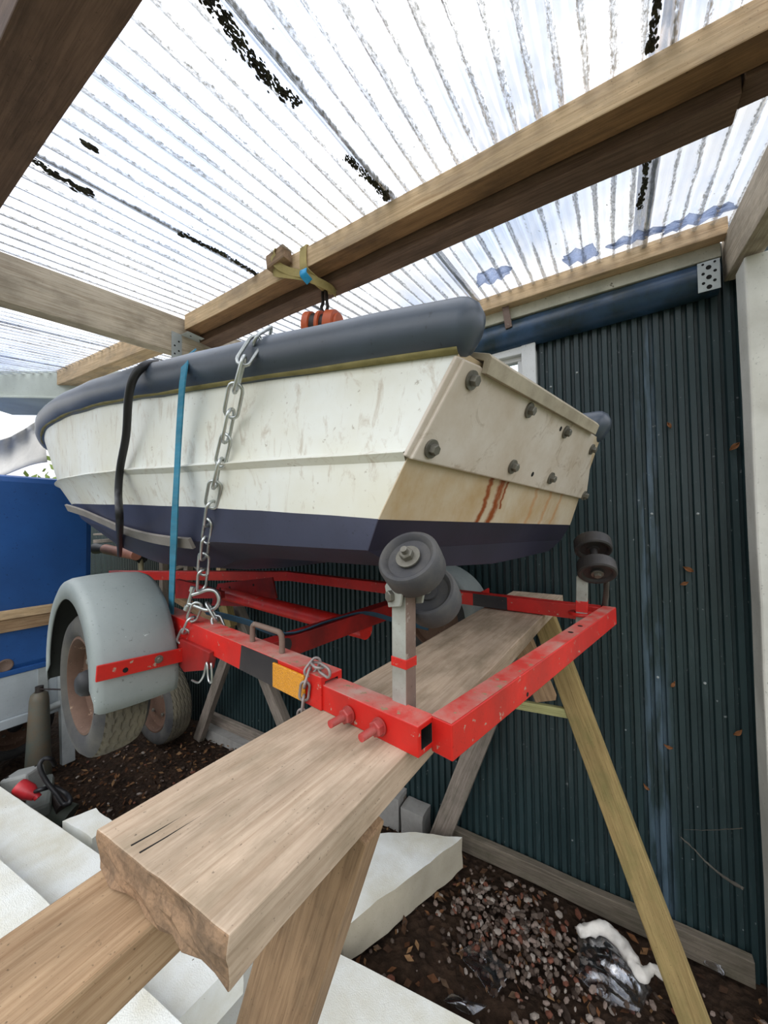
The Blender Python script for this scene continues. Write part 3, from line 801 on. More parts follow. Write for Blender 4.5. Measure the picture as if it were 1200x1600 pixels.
# rubbing tube round the gunwale
path, rad = [], []
side = []
for u in US: side.append(u)
def tubept(u, sd):
    s0, L, w0, wm, sm, zf = CURV[0]; s = s0 + (L - s0) * u
    b_ = sd * max(0, hw(s, w0 - .012, wm - .008, sm, L + .012)); skew = SKW * (b_ + .43) * (1 - u)
    p = BO + BA * (s + skew) + BB * b_; return V((p.x, p.y, zf(s) + .036 - HEEL * (b_ + .43)))
near = [tubept(u, -1) for u in US]; far = [tubept(u, 1) for u in US]
near = [near[0] + (near[0] - near[1]).normalized() * d + V((0, 0, dz)) for d, dz in ((.030, -.006), (.027, -.004), (.018, -.002), (.008, 0))] + near
far = [far[0] + (far[0] - far[1]).normalized() * d + V((0, 0, dz)) for d, dz in ((.030, -.006), (.027, -.004), (.018, -.002), (.008, 0))] + far
path = near + far[::-1][1:]
rad = [1.0] * len(path)
for i, r in enumerate((.12, .50, .82, .96)): rad[i] = r; rad[-1 - i] = r
bm = bmesh.new(); sweep(bm, path, rad, n=20, flat=(.043, .047))
for v_ in bm.verts: v_.co += noise.noise_vector(v_.co * 6) * .0025
put('rubbing_tube', bm, M_tube, boat, smooth=True)
# lip between hull and tube
bm = bmesh.new()
lip = [bpt(0, u, -1) + BB * -.006 + V((0, 0, -.003)) for u in US[:-2]]
sweep(bm, lip, 1.0, n=8, flat=(.009, .0055))
put('gunwale_lip', bm, painted('mossy_lip', C('#8f8556'), C('#5c562e'), .7, 25, .8), boat, smooth=True)
# grey keel strip, peeling away at the bow
def hullpl(px, py, off=.01, c=0):
    """sight line meets the port side of the boat"""
    s0, L, w0, wm, sm, zf = CURV[c]; d = sight(px, py); prev = None; t = .25
    while t < 4.5:
        p = CPOS + d * t; q = p - BO; s = q.dot(BA); f = q.dot(BB) + (hw(s, w0, wm, sm, L) + off)
        if prev is not None and prev < 0 <= f: return p
        prev = f; t += .0015
    return CPOS + d * 2.2
ks = [hullpl(px, py, .012, 5) for px, py in ((300, 849), (262, 845), (225, 838), (190, 827), (160, 814))]
tip = ks[-1] + BA * .22 + BB * -.06; tip = V((tip.x, tip.y, 0))
kp = spline(ks + [CPOS + sight(130, 801) * ((ks[-1] - CPOS).dot(_f) + .10), CPOS + sight(105, 793) * ((ks[-1] - CPOS).dot(_f) + .18)], 5)
put('keel_strip', ribbon(kp, V((.2, -.5, 1)), .028, .008), M_strip, boat, smooth=True, angle=40)

# ------------------------------------------------------------------ things hung round the boat
def make_link_bm(L, W, r, M):
    bm = bmesh.new(); path = []
    h = L / 2 - W / 2; n = 7
    for k in range(n + 1):
        a = -PI / 2 + PI * k / n; path.append(M @ V((h + W / 2 * math.cos(a), W / 2 * math.sin(a), 0)))
    for k in range(n + 1):
        a = PI / 2 + PI * k / n; path.append(M @ V((-h + W / 2 * math.cos(a), W / 2 * math.sin(a), 0)))
    sweep(bm, path, r, n=8, closed=True); return bm
def chain(root, pts, pitch, L, W, r, mat, start=0, nrm=None):
    # walk the polyline with equal steps
    P = [V(p) for p in pts]; seg = []
    tot = sum((b - a).length for a, b in zip(P, P[1:])); n = max(1, int(round(tot / pitch))); st = tot / n
    def pos(d):
        for a, b in zip(P, P[1:]):
            l = (b - a).length
            if d <= l: return a.lerp(b, d / l)
            d -= l
        return P[-1]
    for k in range(n):
        a, b = pos(k * st), pos((k + 1) * st); x = (b - a).normalized(); c = (a + b) / 2
        h = V(nrm) if nrm is not None else V((.5, -.85, 0))
        y = h - x * h.dot(x); y.normalize()
        M = axes(c, x, y) if (k + start) % 2 == 0 else axes(c, x, x.cross(y))
        M = M @ Matrix.Rotation(random.uniform(-.35, .35), 4, 'X')
        put('chain_link', make_link_bm(L, W, r, M), mat, root, smooth=True)
t0 = hullpl(402, 533, .045); 
cpts = [hullpl(420, 528, -.012) + V((0, 0, .01)), hullpl(402, 531, .028), hullpl(385, 550, .05), hullpl(373, 585, .055)]
cend = V((-.985, .545, 1.415))
q0 = cpts[-1]
def oncurve(px, py, t):  # distance interpolated between hull and rail
    d0 = (q0 - CPOS).dot(_f); d1 = (cend - CPOS).dot(_f); return CPOS + sight(px, py) * (d0 + (d1 - d0) * t)
hb_ = hullpl(333, 770, .004); cpts += [hullpl(362, 640, .035), hullpl(352, 690, .022), hb_]
_d0 = (hb_ - CPOS).dot(_f); _d1 = (cend - CPOS).dot(_f)
cpts += [CPOS + sight(321, 845) * (_d0 * .5 + _d1 * .5), oncurve(315, 918, 1.0)]
ch = thing('chain', 'galvanised chain hanging over the boat side down to the shackle', 'chain', cpts[-1])
chain(ch, cpts, .056, .073, .027, .0036, M_chain)
sh = thing('shackle', 'galvanised bow shackle joining the chains above the red trailer rail', 'shackle', oncurve(318, 938, 1.02))
sp = oncurve(320, 938, 1.0); bm = bmesh.new()
bow = [sp + _rt * x + _up * y for x, y in ((-.035, .014), (-.015, .020), (.010, .028), (.030, .022), (.038, .0), (.028, -.020), (.006, -.026), (-.018, -.018), (-.044, -.008))]
sweep(bm, spline(bow, 4), .0052, n=8); put('shackle_bow', bm, M_chain, sh, smooth=True)
bm = bmesh.new(); cyl(bm, sp + _rt * -.030 + _up * .036, sp + _rt * -.046 + _up * -.020, .0048, n=10)
cyl(bm, sp + _rt * -.044 + _up * -.014, sp + _rt * -.049 + _up * -.026, .008, n=12); cyl(bm, sp + _rt * -.035 + _up * .024, sp + _rt * -.031 + _up * .036, .0075, n=6)
put('shackle_pin', bm, M_chain, sh, smooth=True, angle=40)
c2 = thing('chain', 'short chain tail from the shackle to the left, beside the mudguard strap', 'chain', (-1.0, .55, 1.34))
e1 = CPOS + sight(283, 1003) * ((cend - CPOS).dot(_f) + .03)
chain(c2, [oncurve(309, 945, 1.0), oncurve(296, 975, 1.02), e1], .04, .056, .025, .0036, M_chain, 1)
c3 = thing('chain', 'short chain tail from the shackle to the right, onto the red rail', 'chain', (-.95, .55, 1.34))
chain(c3, [oncurve(325, 945, 1.0), oncurve(337, 965, 1.0), oncurve(346, 990, .98)], .04, .056, .025, .0036, M_chain)
# teal ratchet strap
sp0 = [hullpl(300, 557, -.03) + V((0, 0, .012)), hullpl(291, 562, .02), hullpl(287, 585, .043), hullpl(284, 612, .042), hullpl(279, 690, .03), hullpl(274, 790, .02)]
dd0 = (sp0[-1] - CPOS).dot(_f)
sp0 += [CPOS + sight(270, 880) * (dd0 + .12), CPOS + sight(267, 965) * (dd0 + .24), CPOS + sight(264, 1020) * (dd0 + .30)]
tag(put('ratchet_strap', ribbon(spline(sp0, 5), BA, .026, .003), M_strapblue, smooth=True, angle=40), 'teal webbing strap hanging down the boat side, left of the chain', 'strap')
# black hose
hp = [hullpl(245, 567, -.03), hullpl(228, 570, .03), hullpl(210, 588, .052), hullpl(201, 620, .05), hullpl(197, 680, .03), hullpl(188, 730, .012), hullpl(185, 770, .01), hullpl(187, 820, .012), CPOS + sight(187, 868) * 1.78]
bm = bmesh.new(); sweep(bm, spline(hp, 6), .0095, n=10)
tag(put('black_hose', bm, M_blackhose, smooth=True), 'black hose looped over the bow end of the boat', 'hose')

# hoist on the beam
BY0 = .902
def lp(x, y, z): return V((x, y, z))
ys_ = thing('lifting_sling', 'yellow webbing sling wrapped round the big beam, holding the hoist', 'strap', (-.86, .97, 2.44))
xs = -.872
loop = [lp(xs, .902, 2.545), lp(xs, .900, 2.50), lp(xs + .005, .902, 2.462), lp(xs + .022, .935, 2.440), lp(xs + .030, .985, 2.430), lp(xs + .03, 1.03, 2.445), lp(xs, 1.045, 2.48), lp(xs, 1.046, 2.545), lp(xs, 1.0, 2.551), lp(xs, .92, 2.550), lp(xs, .902, 2.545)]
put('sling_loop', ribbon(spline(loop, 3), V((1, 0, .1)), .030, .003), M_strapyel, ys_, smooth=True, angle=40)
l2 = [lp(-.985, .893, 2.520), lp(-.998, .885, 2.505), lp(-.985, .878, 2.485), lp(-.93, .885, 2.462), lp(-.87, .90, 2.440), lp(-.83, .935, 2.424), lp(-.815, .98, 2.420), lp(-.83, 1.02, 2.43)]
put('sling_tail', ribbon(spline(l2, 4), V((.15, -.2, 1)), .026, .003), M_strapyel, ys_, smooth=True, angle=40)
l3 = [lp(-.965, .868, 2.548), lp(-.975, .862, 2.53), lp(-.965, .868, 2.50), lp(-.92, .885, 2.468), lp(-.86, .895, 2.442)]
put('sling_tail', ribbon(spline(l3, 4), V((.6, 0, .6)), .024, .003), M_strapyel, ys_, smooth=True, angle=40)
wb = beam('wood_block', (-1.012, .881, 2.520), (-.925, .881, 2.530), .040, .050, W_board)
tag(wb, 'small wood offcut wedged behind the yellow sling on the big beam', 'wood block')
tg = [lp(-.862, .891, 2.455), lp(-.858, .887, 2.435), lp(-.852, .91, 2.42)]
tag(put('webbing_tag', ribbon(spline(tg, 4), V((1, .2, .2)), .026, .004), M_tag, smooth=True), 'bright blue tag on the yellow sling', 'tag')
hc = aty(507, 512, .985)
ho = thing('chain_hoist', 'orange chain hoist hanging under the yellow sling, behind the tube', 'hoist', hc)
ax_ = (_rt * .92 - _f * .25 + _up * -.1).normalized()
def drum(name, a, b, r, mat):
    bm = bmesh.new(); L = b - a
    lathe(bm, [(0, 0), (r * .86, 0), (r, .10 * abs(L)), (r, L - .10 * abs(L)), (r * .86, L), (0, L)], 28)
    put(name, bm, mat, ho, frame(hc + ax_ * a, ax_), smooth=True, angle=50)
drum('drum_cover', .012, .050, .056, M_orange); drum('end_cap', .050, .060, .045, M_orange)
drum('chain_wheel', -.006, .014, .044, M_hoistblk); drum('side_plate', -.018, -.004, .054, M_orange)
drum('gear_case', -.042, -.016, .047, M_hoistblk); drum('drum_cover', -.068, -.040, .053, M_orange)
bm = bmesh.new(); top = V((hc.x - .0, .985, 2.415))
hk = [hc + _up * .05 + ax_ * .003, hc + _up * .072 + ax_ * .012, hc + _up * .09 + ax_ * .010, V((hc.x + .008, .985, 2.425)), V((hc.x - .006, .985, 2.428)), hc + _up * .088 - ax_ * .006, hc + _up * .070 - ax_ * .012, hc + _up * .05 - ax_ * .002]
sweep(bm, spline(hk, 4), .0058, n=8); put('hook', bm, M_hoistblk, ho, smooth=True)
bm = bmesh.new(); sweep(bm, [hc + V((0, 0, -.04)), hc + V((0, 0, -.5))], .005, n=8); put('load_chain', bm, M_oldchain, ho, smooth=True)

# ------------------------------------------------------------------ trailer
ZP = 1.286
R0 = atz(650, 1184, ZP)
YN = math.radians(9.5); AX = V((-math.cos(YN), math.sin(YN), 0)); TR = V((-math.sin(YN), -math.cos(YN), 0))   # along, outward
YW = math.radians(5); AW = V((-math.cos(YW), math.sin(YW), 0)); TW = V((-math.sin(YW), -math.cos(YW), 0))
tr = thing('boat_trailer', 'red boat trailer resting on the plank, wheels off the ground', 'trailer', (R0.x - .6, R0.y + .4, ZP))
def hollow(name, p0, p1, w_, h_, wall_, mat, parent, up=(0, 0, 1)):
    p0, p1 = V(p0), V(p1); d = p1 - p0; L = d.length; x = d / L; z = V(up); y = z.cross(x)
    M = Matrix(((x.x, y.x, z.x, p0.x), (x.y, y.y, z.y, p0.y), (x.z, y.z, z.z, p0.z), (0, 0, 0, 1)))
    bm = bmesh.new(); o = []
    for s in (0, L):
        o.append([[bm.verts.new((s, a * (w_ / 2 - k), b * (h_ / 2 - k))) for a, b in ((-1, -1), (1, -1), (1, 1), (-1, 1))] for k in (0, wall_)])
    for k in range(4):
        j = (k + 1) % 4
        bm.faces.new((o[0][0][k], o[0][0][j], o[1][0][j], o[1][0][k])).material_index = 1 if k == 2 else 0
        bm.faces.new((o[0][1][k], o[1][1][k], o[1][1][j], o[0][1][j])).material_index = 2
        for e in (0, 1): bm.faces.new((o[e][0][k], o[e][1][k], o[e][1][j], o[e][0][j]))
    bmesh.ops.recalc_face_normals(bm, faces=bm.faces)
    return put(name, bm, [mat, M_redtop, M_hole], parent, M, bev=.0015)
IN = -TR
# tail extension (hollow end at the back) and main near rail
t_w, t_h = .041, .042
ctail = R0 + IN * (t_w / 2) + V((0, 0, t_h / 2))
tail = hollow('tail_tube', ctail - AX * .004, ctail + AX * .30, t_w, t_h, .008, M_red, tr)
m_w, m_h = .048, .056
cm = R0 + TR * .004 + IN * (m_w / 2) + V((0, 0, m_h / 2))
rail = hollow('side_rail', cm + AX * .195, cm + AX * 1.12, m_w, m_h, .010, M_red, tr)
# black painted patch, pale end, reflector on the near rail
def railside(s, z, off=.0): return R0 + TR * (.004 + off) + AX * s + V((0, 0, z))
bm = bmesh.new(); polyplate(bm, [railside(.32, .001), railside(.475, .001), railside(.465, m_h - .001), railside(.325, m_h - .001)], TR, .0008); tag(put('black_paint_patch', bm, M_black, rail), 'black painted patch on red rail')
m, nt = nmat('amber_reflector'); v = coords(nt, (1, 1, 1))
vo = N(nt, 'ShaderNodeTexVoronoi', Scale=420); lk(nt, v, vo.inputs['Vector'])
finish(nt, mix(nt, ramp(nt, vo.outputs['Distance'], [(.2, 0.0), (.7, .6)]), C('#e09a1e'), C('#b87410')), .25, spec=.7, bump=vo.outputs['Distance'], bstr=.6, bdist=.002); M_refl = m
bm = bmesh.new(); polyplate(bm, [railside(.235, .004, .001), railside(.335, .004, .001), railside(.335, .05, .001), railside(.235, .05, .001)], TR, .005); 
tag(put('reflector', bm, M_refl, rail, bev=.0015), 'amber side reflector')
# bolts through the rail near the corner
for px, py in ((535, 1124), (583, 1143)):
    p = atpl(TR, R0 + TR * .002, px + 10, py - 8); bm = bmesh.new()
    hexbolt(bm, frame(p, TR), .0115, .010, (.013, .002), .026); put('bolt', bm, M_redbolt, tr, smooth=True, angle=35)
# grab handle
h0 = R0 + IN * .024 + V((0, 0, m_h))
ha, hb = atz(392, 1003, h0.z), atz(432, 1023, h0.z)
ha = R0 + IN * .022 + AX * (ha - R0).dot(AX) + V((0, 0, m_h)); hb = R0 + IN * .022 + AX * (hb - R0).dot(AX) + V((0, 0, m_h))
up_ = V((0, 0, .040)); e_ = (hb - ha).normalized()
bm = bmesh.new(); sweep(bm, spline([ha - V((0, 0, .004)), ha + up_ * .7, ha + up_ * .95 + e_ * .006, ha + up_ + e_ * .018, hb + up_ - e_ * .018, hb + up_ * .95 - e_ * .006, hb + up_ * .7, hb - V((0, 0, .004))], 4), .0058, n=10)
put('grab_handle', bm, M_rust, tr, smooth=True)
# rear cross member
CA = V((-.211, .478, ZP + .018)); CB = V((-.022, 1.335, ZP + .024))
cx = beam('cross_member', CA, CB, .036, .050, [M_red], tr, bev=.002)
top = [CA + V((0, 0, .0253)), CB + V((0, 0, .0253))]; cd_ = (CB - CA).normalized(); cn = V((cd_.y, -cd_.x, 0))
bm = bmesh.new(); polyplate(bm, [top[0] - cn * .017, top[1] - cn * .017, top[1] + cn * .017, top[0] + cn * .017], (0, 0, 1), .0006); tag(put('worn_top', bm, M_redtop, cx), 'worn pale top of the red cross member')
for t in (.60, .68):
    bm = bmesh.new(); q = CA.lerp(CB, t) + V((0, 0, .0262)); cyl(bm, q, q + V((0, 0, .0004)), .006, n=12)
    put('hole', bm, M_hole, cx)
bm = bmesh.new(); q = CA.lerp(CB, .27) + cn * .0181 + V((0, 0, -.016)); cyl(bm, q, q + cn * .0005, .004, n=10)
put('hole', bm, M_hole, cx)
# far rail, drawbar, middle bars
FR0 = V((-.045, 1.338, ZP + .024)); FR1 = V((-1.5, 1.425, ZP + .040))
beam('side_rail', FR0, FR1, .04, .046, M_red, tr, bev=.002)
bm = bmesh.new(); fd = (FR1 - FR0).normalized(); fn = V((fd.y, -fd.x, 0)); fn = fn if fn.y < 0 else -fn
a, b = aty(735, 930, 1.318), aty(790, 940, 1.318)
s_a, s_b = (a - FR0).dot(fd), (b - FR0).dot(fd)
polyplate(bm, [FR0 + fd * s_b + fn * .0205 + V((0, 0, -.022)), FR0 + fd * s_a + fn * .0205 + V((0, 0, -.022)), FR0 + fd * s_a + fn * .0205 + V((0, 0, .022)), FR0 + fd * s_b + fn * .0205 + V((0, 0, .022))], fn, .0008)
tag(put('sooty_patch', bm, M_black, tr), 'black sooty patch on far red rail')
NR1 = cm + AX * 1.10; HIT = V((-2.55, 1.02, ZP + .03))
beam('drawbar', NR1, HIT, .045, .055, M_reddark, tr, bev=.002)
beam('drawbar', FR1, HIT, .045, .050, M_red, tr, bev=.002)
XB0 = V((-.745, .585, ZP + .0)); XB1 = V((-.66, 1.36, ZP + .016))
xb = beam('axle_beam', XB0, XB1, .046, .052, M_reddark, tr, bev=.002)
q = atpl(V((1, -.11, 0)).normalized(), V((-.722, .60, ZP)), 446, 1008)
bm = bmesh.new(); cyl(bm, q, q + V((.004, 0, 0)), .018, n=20); put('rubber_end_cap', bm, M_rubberdk, xb)
bm = bmesh.new(); cyl(bm, V((-.70, 1.0, 1.252)), V((-1.62, 1.125, 1.268)), .030, n=24); put('keel_tube', bm, M_red, tr, smooth=True, angle=40)
# plate bracket with holes under the far drawbar
bp_ = [aty(*p, 1.16) for p in ((340, 912), (425, 902), (432, 935), (395, 948), (330, 946))]
bm = bmesh.new(); polyplate(bm, bp_, (0, 1, 0), .008); brk = put('side_plate', bm, M_reddark, tr)
for px, py in ((344, 920), (359, 918), (396, 914)):
    bm = bmesh.new(); q = aty(px, py, 1.1598); cyl(bm, q, q + V((0, -.001, 0)), .006, n=12)
    put('hole', bm, M_hole, brk)
bp_ = [aty(*p, 1.0) for p in ((274, 905), (306, 913), (345, 925), (345, 935), (274, 935))]
bm = bmesh.new(); polyplate(bm, bp_, (0, 1, 0), .02); put('side_plate', bm, M_reddark, tr)
# suspension bracket under the near rail and its R-clip
bk = [railside(.60, .012, -.01), railside(.82, .008, -.01), railside(.84, -.055, -.01), railside(.76, -.075, -.01), railside(.62, -.035, -.01)]
bm = bmesh.new(); polyplate(bm, bk, TR, .02); put('suspension_bracket', bm, M_reddark, tr, bev=.003)
bm = bmesh.new(); q = railside(.60, -.004, .012)
rc = [q + AX * .10 + V((0, 0, -.075)), q + AX * .06 + V((0, 0, -.070)), q + AX * .03 + V((0, 0, -.045)), q + AX * .012 + V((0, 0, -.01)), q + AX * .004 + V((0, 0, -.045)), q + AX * -.008 + V((0, 0, -.052)), q + AX * -.016 + V((0, 0, -.04)), q + AX * -.012 + V((0, 0, -.005))]
sweep(bm, spline(rc, 4), .0026, n=8); put('spring_clip', bm, M_chain, tr, smooth=True)
# mudguards and wheels
def wheel(parent, hub, outn, R, wdt, cap=True):
    M = frame(hub, outn)   # local z = outward; hub at outer face plane of the rim
    bm = bmesh.new(); h = wdt / 2; r = R
    lathe(bm, [(r * .64, h * .75), (r * .70, h * .98), (r * .80, h * 1.06), (r * .90, h * 1.0), (r * .965, h * .80)], 48)
    lathe(bm, [(r * .965, -h * .80), (r * .90, -h * 1.0), (r * .80, -h * 1.06), (r * .70, -h * .98), (r * .64, -h * .75)], 48)
    ty = put('tyre', bm, M_tyre, parent, M, smooth=True, angle=60)
    # tread with zigzag grooves
    bm = bmesh.new(); n = 120; nr = 21; rings = []
    for i in range(n):
        a = 2 * PI * i / n; row = []
        for k in range(nr):
            z = -h * .80 + 1.6 * h * k / (nr - 1)
            rr = r * (1 - .035 * abs(z / (h * .8)) ** 3)
            zz = ((k + (1 if i % 4 < 2 else 0)) % 4)
            edge = k in (0, 1, nr - 2, nr - 1)
            dip = .0045 if (zz == 0 and not edge) or (edge and i % 3 == 0 and k not in (0, nr - 1)) else 0
            rr -= dip
            row.append(bm.verts.new((rr * math.cos(a), rr * math.sin(a), z)))
        rings.append(row)
    for i in range(n):
        p, q = rings[i], rings[(i + 1) % n]
        for k in range(nr - 1): bm.faces.new((p[k], q[k], q[k + 1], p[k + 1]))
    bmesh.ops.recalc_face_normals(bm, faces=bm.faces)
    put('tread', bm, M_tread, ty, M)
    bm = bmesh.new()
    lathe(bm, [(r * .66, h * .78), (r * .67, h * .90), (r * .635, h * .92), (r * .60, h * .72), (r * .585, h * .30), (r * .50, h * .16), (r * .36, h * .20), (r * .28, h * .34), (0, h * .34)], 40)
    lathe(bm, [(0, -h * .3), (r * .58, -h * .4), (r * .62, -h * .75), (r * .66, -h * .80)], 40)
    rm = put('rim', bm, M_rim, parent, M, smooth=True, angle=40)
    for k in range(4):
        bm = bmesh.new(); a = PI / 4 + k * PI / 2; hexbolt(bm, Matrix.Translation((r * .33 * math.cos(a), r * .33 * math.sin(a), h * .27)), r * .045, r * .06)
        put('wheel_nut', bm, M_bolt, rm, M)
    if not cap: return
    bm = bmesh.new(); lathe(bm, [(r * .17, h * .3), (r * .18, h * .6), (r * .16, h * .9), (r * .10, h * 1.05), (0, h * 1.07)], 20)
    put('hub_cap', bm, M_hub, parent, M, smooth=True, angle=50)
def mudguard(parent, base, al, outn, s0, s1, zc, R, wdt, a0, a1):
    """arched guard: base point, al along, centre at mid s, opening downwards"""
    bm = bmesh.new(); n = 36; th = .003; secs = []
    sc_ = (s0 + s1) / 2; hl = (s1 - s0) / 2
    prof = [(-.5, -.055), (-.5, -.02), (-.47, -.006), (-.40, 0), (-.2, .004), (0, .005), (.2, .004), (.40, 0), (.47, -.006), (.5, -.02), (.5, -.055)]
    rows = []
    for i in range(n + 1):
        a = a0 + (a1 - a0) * i / n; e = min(i, n - i) / n
        row = []
        for t, d in prof:
            flange = d
            if e < .03: flange = max(d, -.02)
            rx = hl + flange * .9; rz = R + flange
            p = base + al * (sc_ + rx * math.cos(a)) + outn * (t * wdt * (1 if e > .02 else .97)) + V((0, 0, zc + rz * math.sin(a)))
            row.append(bm.verts.new(p))
        rows.append(row)
    for p, q in zip(rows, rows[1:]):
        for k in range(len(prof) - 1): bm.faces.new((p[k], p[k + 1], q[k + 1], q[k]))
    bmesh.ops.recalc_face_normals(bm, faces=bm.faces)
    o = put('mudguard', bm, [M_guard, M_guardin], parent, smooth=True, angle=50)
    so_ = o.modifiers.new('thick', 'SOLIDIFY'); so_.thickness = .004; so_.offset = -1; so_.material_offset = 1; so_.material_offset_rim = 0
    return o
WB = V((R0.x, R0.y, 0))
wheel(tr, WB + AW * 1.03 + TW * .055 + V((0, 0, 1.165)), TW, .196, .118)
gd = mudguard(tr, WB + TW * .045, AW, TW, .78, 1.26, 1.20, .262, .19, math.radians(-14), math.radians(188))
# the red strap across the back of the guard
sa, sb = WB + AW * .772 + TW * .142 + V((0, 0, 1.265)), WB + AW * .772 + TW * -.085 + V((0, 0, 1.252))
st_ = beam('guard_strap', sa, sb, .007, .036, M_red, tr, bev=.001)
for px, py, kind_ in ((248, 1030, 'bolt'), (196, 1047, 'hole')):
    q = atpl(-AW, sa - AW * .004, px, py); bm = bmesh.new()
    if kind_ == 'bolt': hexbolt(bm, frame(q, -AW), .006, .006, (.010, .002)); put('bolt', bm, M_bolt, st_)
    else: cyl(bm, q, q - AW * .0008, .006, n=12); put('hole', bm, M_hole, st_)
# far side guard, strap and wheel
FB = V((-.045, 1.46, 0))
wheel(tr, FB + AW * .66 + V((0, 0, 1.165)) - TW * .05, -TW, .190, .110)
mudguard(tr, FB - TW * .055, AW, TW, .44, .90, 1.20, .21, .17, math.radians(-14), math.radians(188))
qa, qb = aty(728, 926, 1.415), aty(752, 925, 1.52)
beam('guard_strap', V((-.472, 1.40, 1.30)), V((-.472, 1.60, 1.30)), .007, .030, M_red, tr, bev=.001)
# roller posts: near
def roller(parent, ctr, axis, R, wdt, mat, dish=.25):
    bm = bmesh.new(); h = wdt / 2
    lathe(bm, [(R * .25, h * .55), (R * .55, h * .55), (R * .70, h * .62), (R * .78, h * .92), (R * .84, h * 1.0), (R * .93, h * .97), (R, h * .78), (R * 1.01, 0), (R, -h * .78), (R * .93, -h * .97), (R * .84, -h), (R * .78, -h * .92), (R * .70, -h * .62), (R * .25, -h * .55)], 40)
    lathe(bm, [(R * .33, h * .5), (R * .33, h * .78), (R * .12, h * .78)], 24); lathe(bm, [(R * .33, -h * .5), (R * .33, -h * .78), (R * .12, -h * .78)], 24)
    return put('roller', bm, mat, parent, frame(ctr, axis), smooth=True, angle=38)
PB = R0 + IN * .050 + AX * .075 + V((0, 0, .0))
PB = atz(631, 1093, ZP + .042); PB = V((PB.x, PB.y, ZP + .004))
PT = PB + V((.004, -.002, .212))
pst = beam('roller_post', PB, PT, .026, .028, [M_galvpost, M_rust], tr, up=AX, bev=.002)
for f in pst.data.polygons:
    if (WM[pst].to_3x3() @ f.normal).dot(-AX) > .8: f.material_index = 1
bm = bmesh.new()
beamred = [PB.lerp(PT, .43), PB.lerp(PT, .50)]
put_ = beam('red_paint_band', beamred[0], beamred[1], .0275, .0295, M_red, pst, up=AX, bev=.001)
dpt = (PT - CPOS).dot(_f)
r1 = CPOS + sight(644, 881) * (dpt - .015); r2 = CPOS + sight(690, 950) * (dpt + .075)
axn = (r1 - r2).normalized()
axn = (_rt * -.38 + _up * .66 - _f * .64).normalized()
r2 = r1 - axn * .096; 
rl = roller(tr, r1, axn, .0475, .046, M_rubber)
bm = bmesh.new(); M = frame(r1 + axn * .017, axn)
hexbolt(bm, M, .0105, .010, (.019, .003), .008); put('axle_nut', bm, M_bolt, rl, smooth=True, angle=35)
rl2 = roller(tr, r2, axn, .0475, .046, M_rubber)
bm = bmesh.new(); cyl(bm, r1 - axn * .02, r2 + axn * .02, .007, n=14); put('roller_axle', bm, M_galvpost, tr, smooth=True, angle=40)
# swivel plates at post top
for sgn, px, py in ((1, 664, 948), (-1, 611, 938)):
    c_ = PT + V((0, 0, -.012)) + (CD := (_rt * .75 + _f * .45).normalized()) * (.018 * sgn)
    nn = CD * sgn; ux = (axn - CD * axn.dot(CD)).normalized(); uy = nn.cross(ux)
    o5 = [c_ + ux * .035 + uy * .016, c_ + ux * .035 - uy * .016, c_ + ux * .0 - uy * .024, c_ - ux * .022, c_ + ux * .0 + uy * .024]
    bm = bmesh.new(); polyplate(bm, o5, nn, .004); sw = put('swivel_plate', bm, M_galvpost, tr, bev=.001)
    bm = bmesh.new(); hexbolt(bm, frame(c_ + nn * .004, nn), .009, .008); put('bolt', bm, M_bolt, sw)
# far roller post
p0_ = atz(908, 955, ZP + .045); p0_ = V((p0_.x, p0_.y, ZP + .0)); p1_ = p0_ + V((0.006, 0, .15))
fp = beam('roller_post', p0_, p1_, .032, .030, M_galvpost, tr, bev=.002)
beam('red_paint_band', p0_.lerp(p1_, .30), p0_.lerp(p1_, .52), .033, .031, M_red, fp, bev=.001)
bm = bmesh.new(); lathe(bm, [(.018, 0), (.034, 0), (.036, .004), (.034, .008), (.018, .008)], 28); put('post_collar', bm, M_red, tr, Matrix.Translation(p0_ + V((0, 0, .034))), smooth=True)
fdp = (p1_ - CPOS).dot(_f)
f1 = CPOS + sight(926, 853) * fdp; f2 = CPOS + sight(911, 886) * (fdp - .03); fax = (_rt * .22 + _up * .72 + _f * .62).normalized()
f2 = f1 - fax * .082 + _rt * .0
ra = roller(tr, f1, fax, .050, .040, M_rubberdk); rb = roller(tr, f2, -fax, .050, .040, M_rubberdk)
bm = bmesh.new(); hexbolt(bm, frame(f2 - fax * .016, -fax), .010, .008, (.016, .003)); put('axle_nut', bm, M_bolt, rb)
bm = bmesh.new(); cyl(bm, f1, f2, .010, n=14); cyl(bm, (f1 + f2) / 2, p1_ - V((0, 0, .01)), .010, n=12); put('roller_axle', bm, M_rubberdk, tr, smooth=True, angle=40)
# cobwebbed strut beside the far roller
bm = bmesh.new(); sweep(bm, spline([atz(945, 948, 1.33) + V((0, 0, 0)), CPOS + sight(948, 915) * fdp, CPOS + sight(950, 880) * fdp, CPOS + sight(945, 850) * fdp], 5), [.009 - .0003 * i for i in range(16)], n=8)
for v_ in bm.verts: v_.co += noise.noise_vector(v_.co * 60) * .004
tag(put('cobweb_rag', bm, M_web, smooth=True), 'dusty cobweb rag hanging beside the far roller', 'cobweb')
# small chain round the near rail
sc2 = thing('chain', 'short dull chain draped over the red rail beside the amber reflector', 'chain', railside(.22, .06))
sc = bpy.context.scene
cpt = [atz(513, 1052, ZP + .068), atz(500, 1043, ZP + .071), R0 + AX * .232 + IN * .01 + V((0, 0, .070)), railside(.226, .050, .007), railside(.235, .0, .008), railside(.245, -.06, .006)]
chain(sc2, cpt, .024, .034, .016, .0024, M_oldchain, 1)
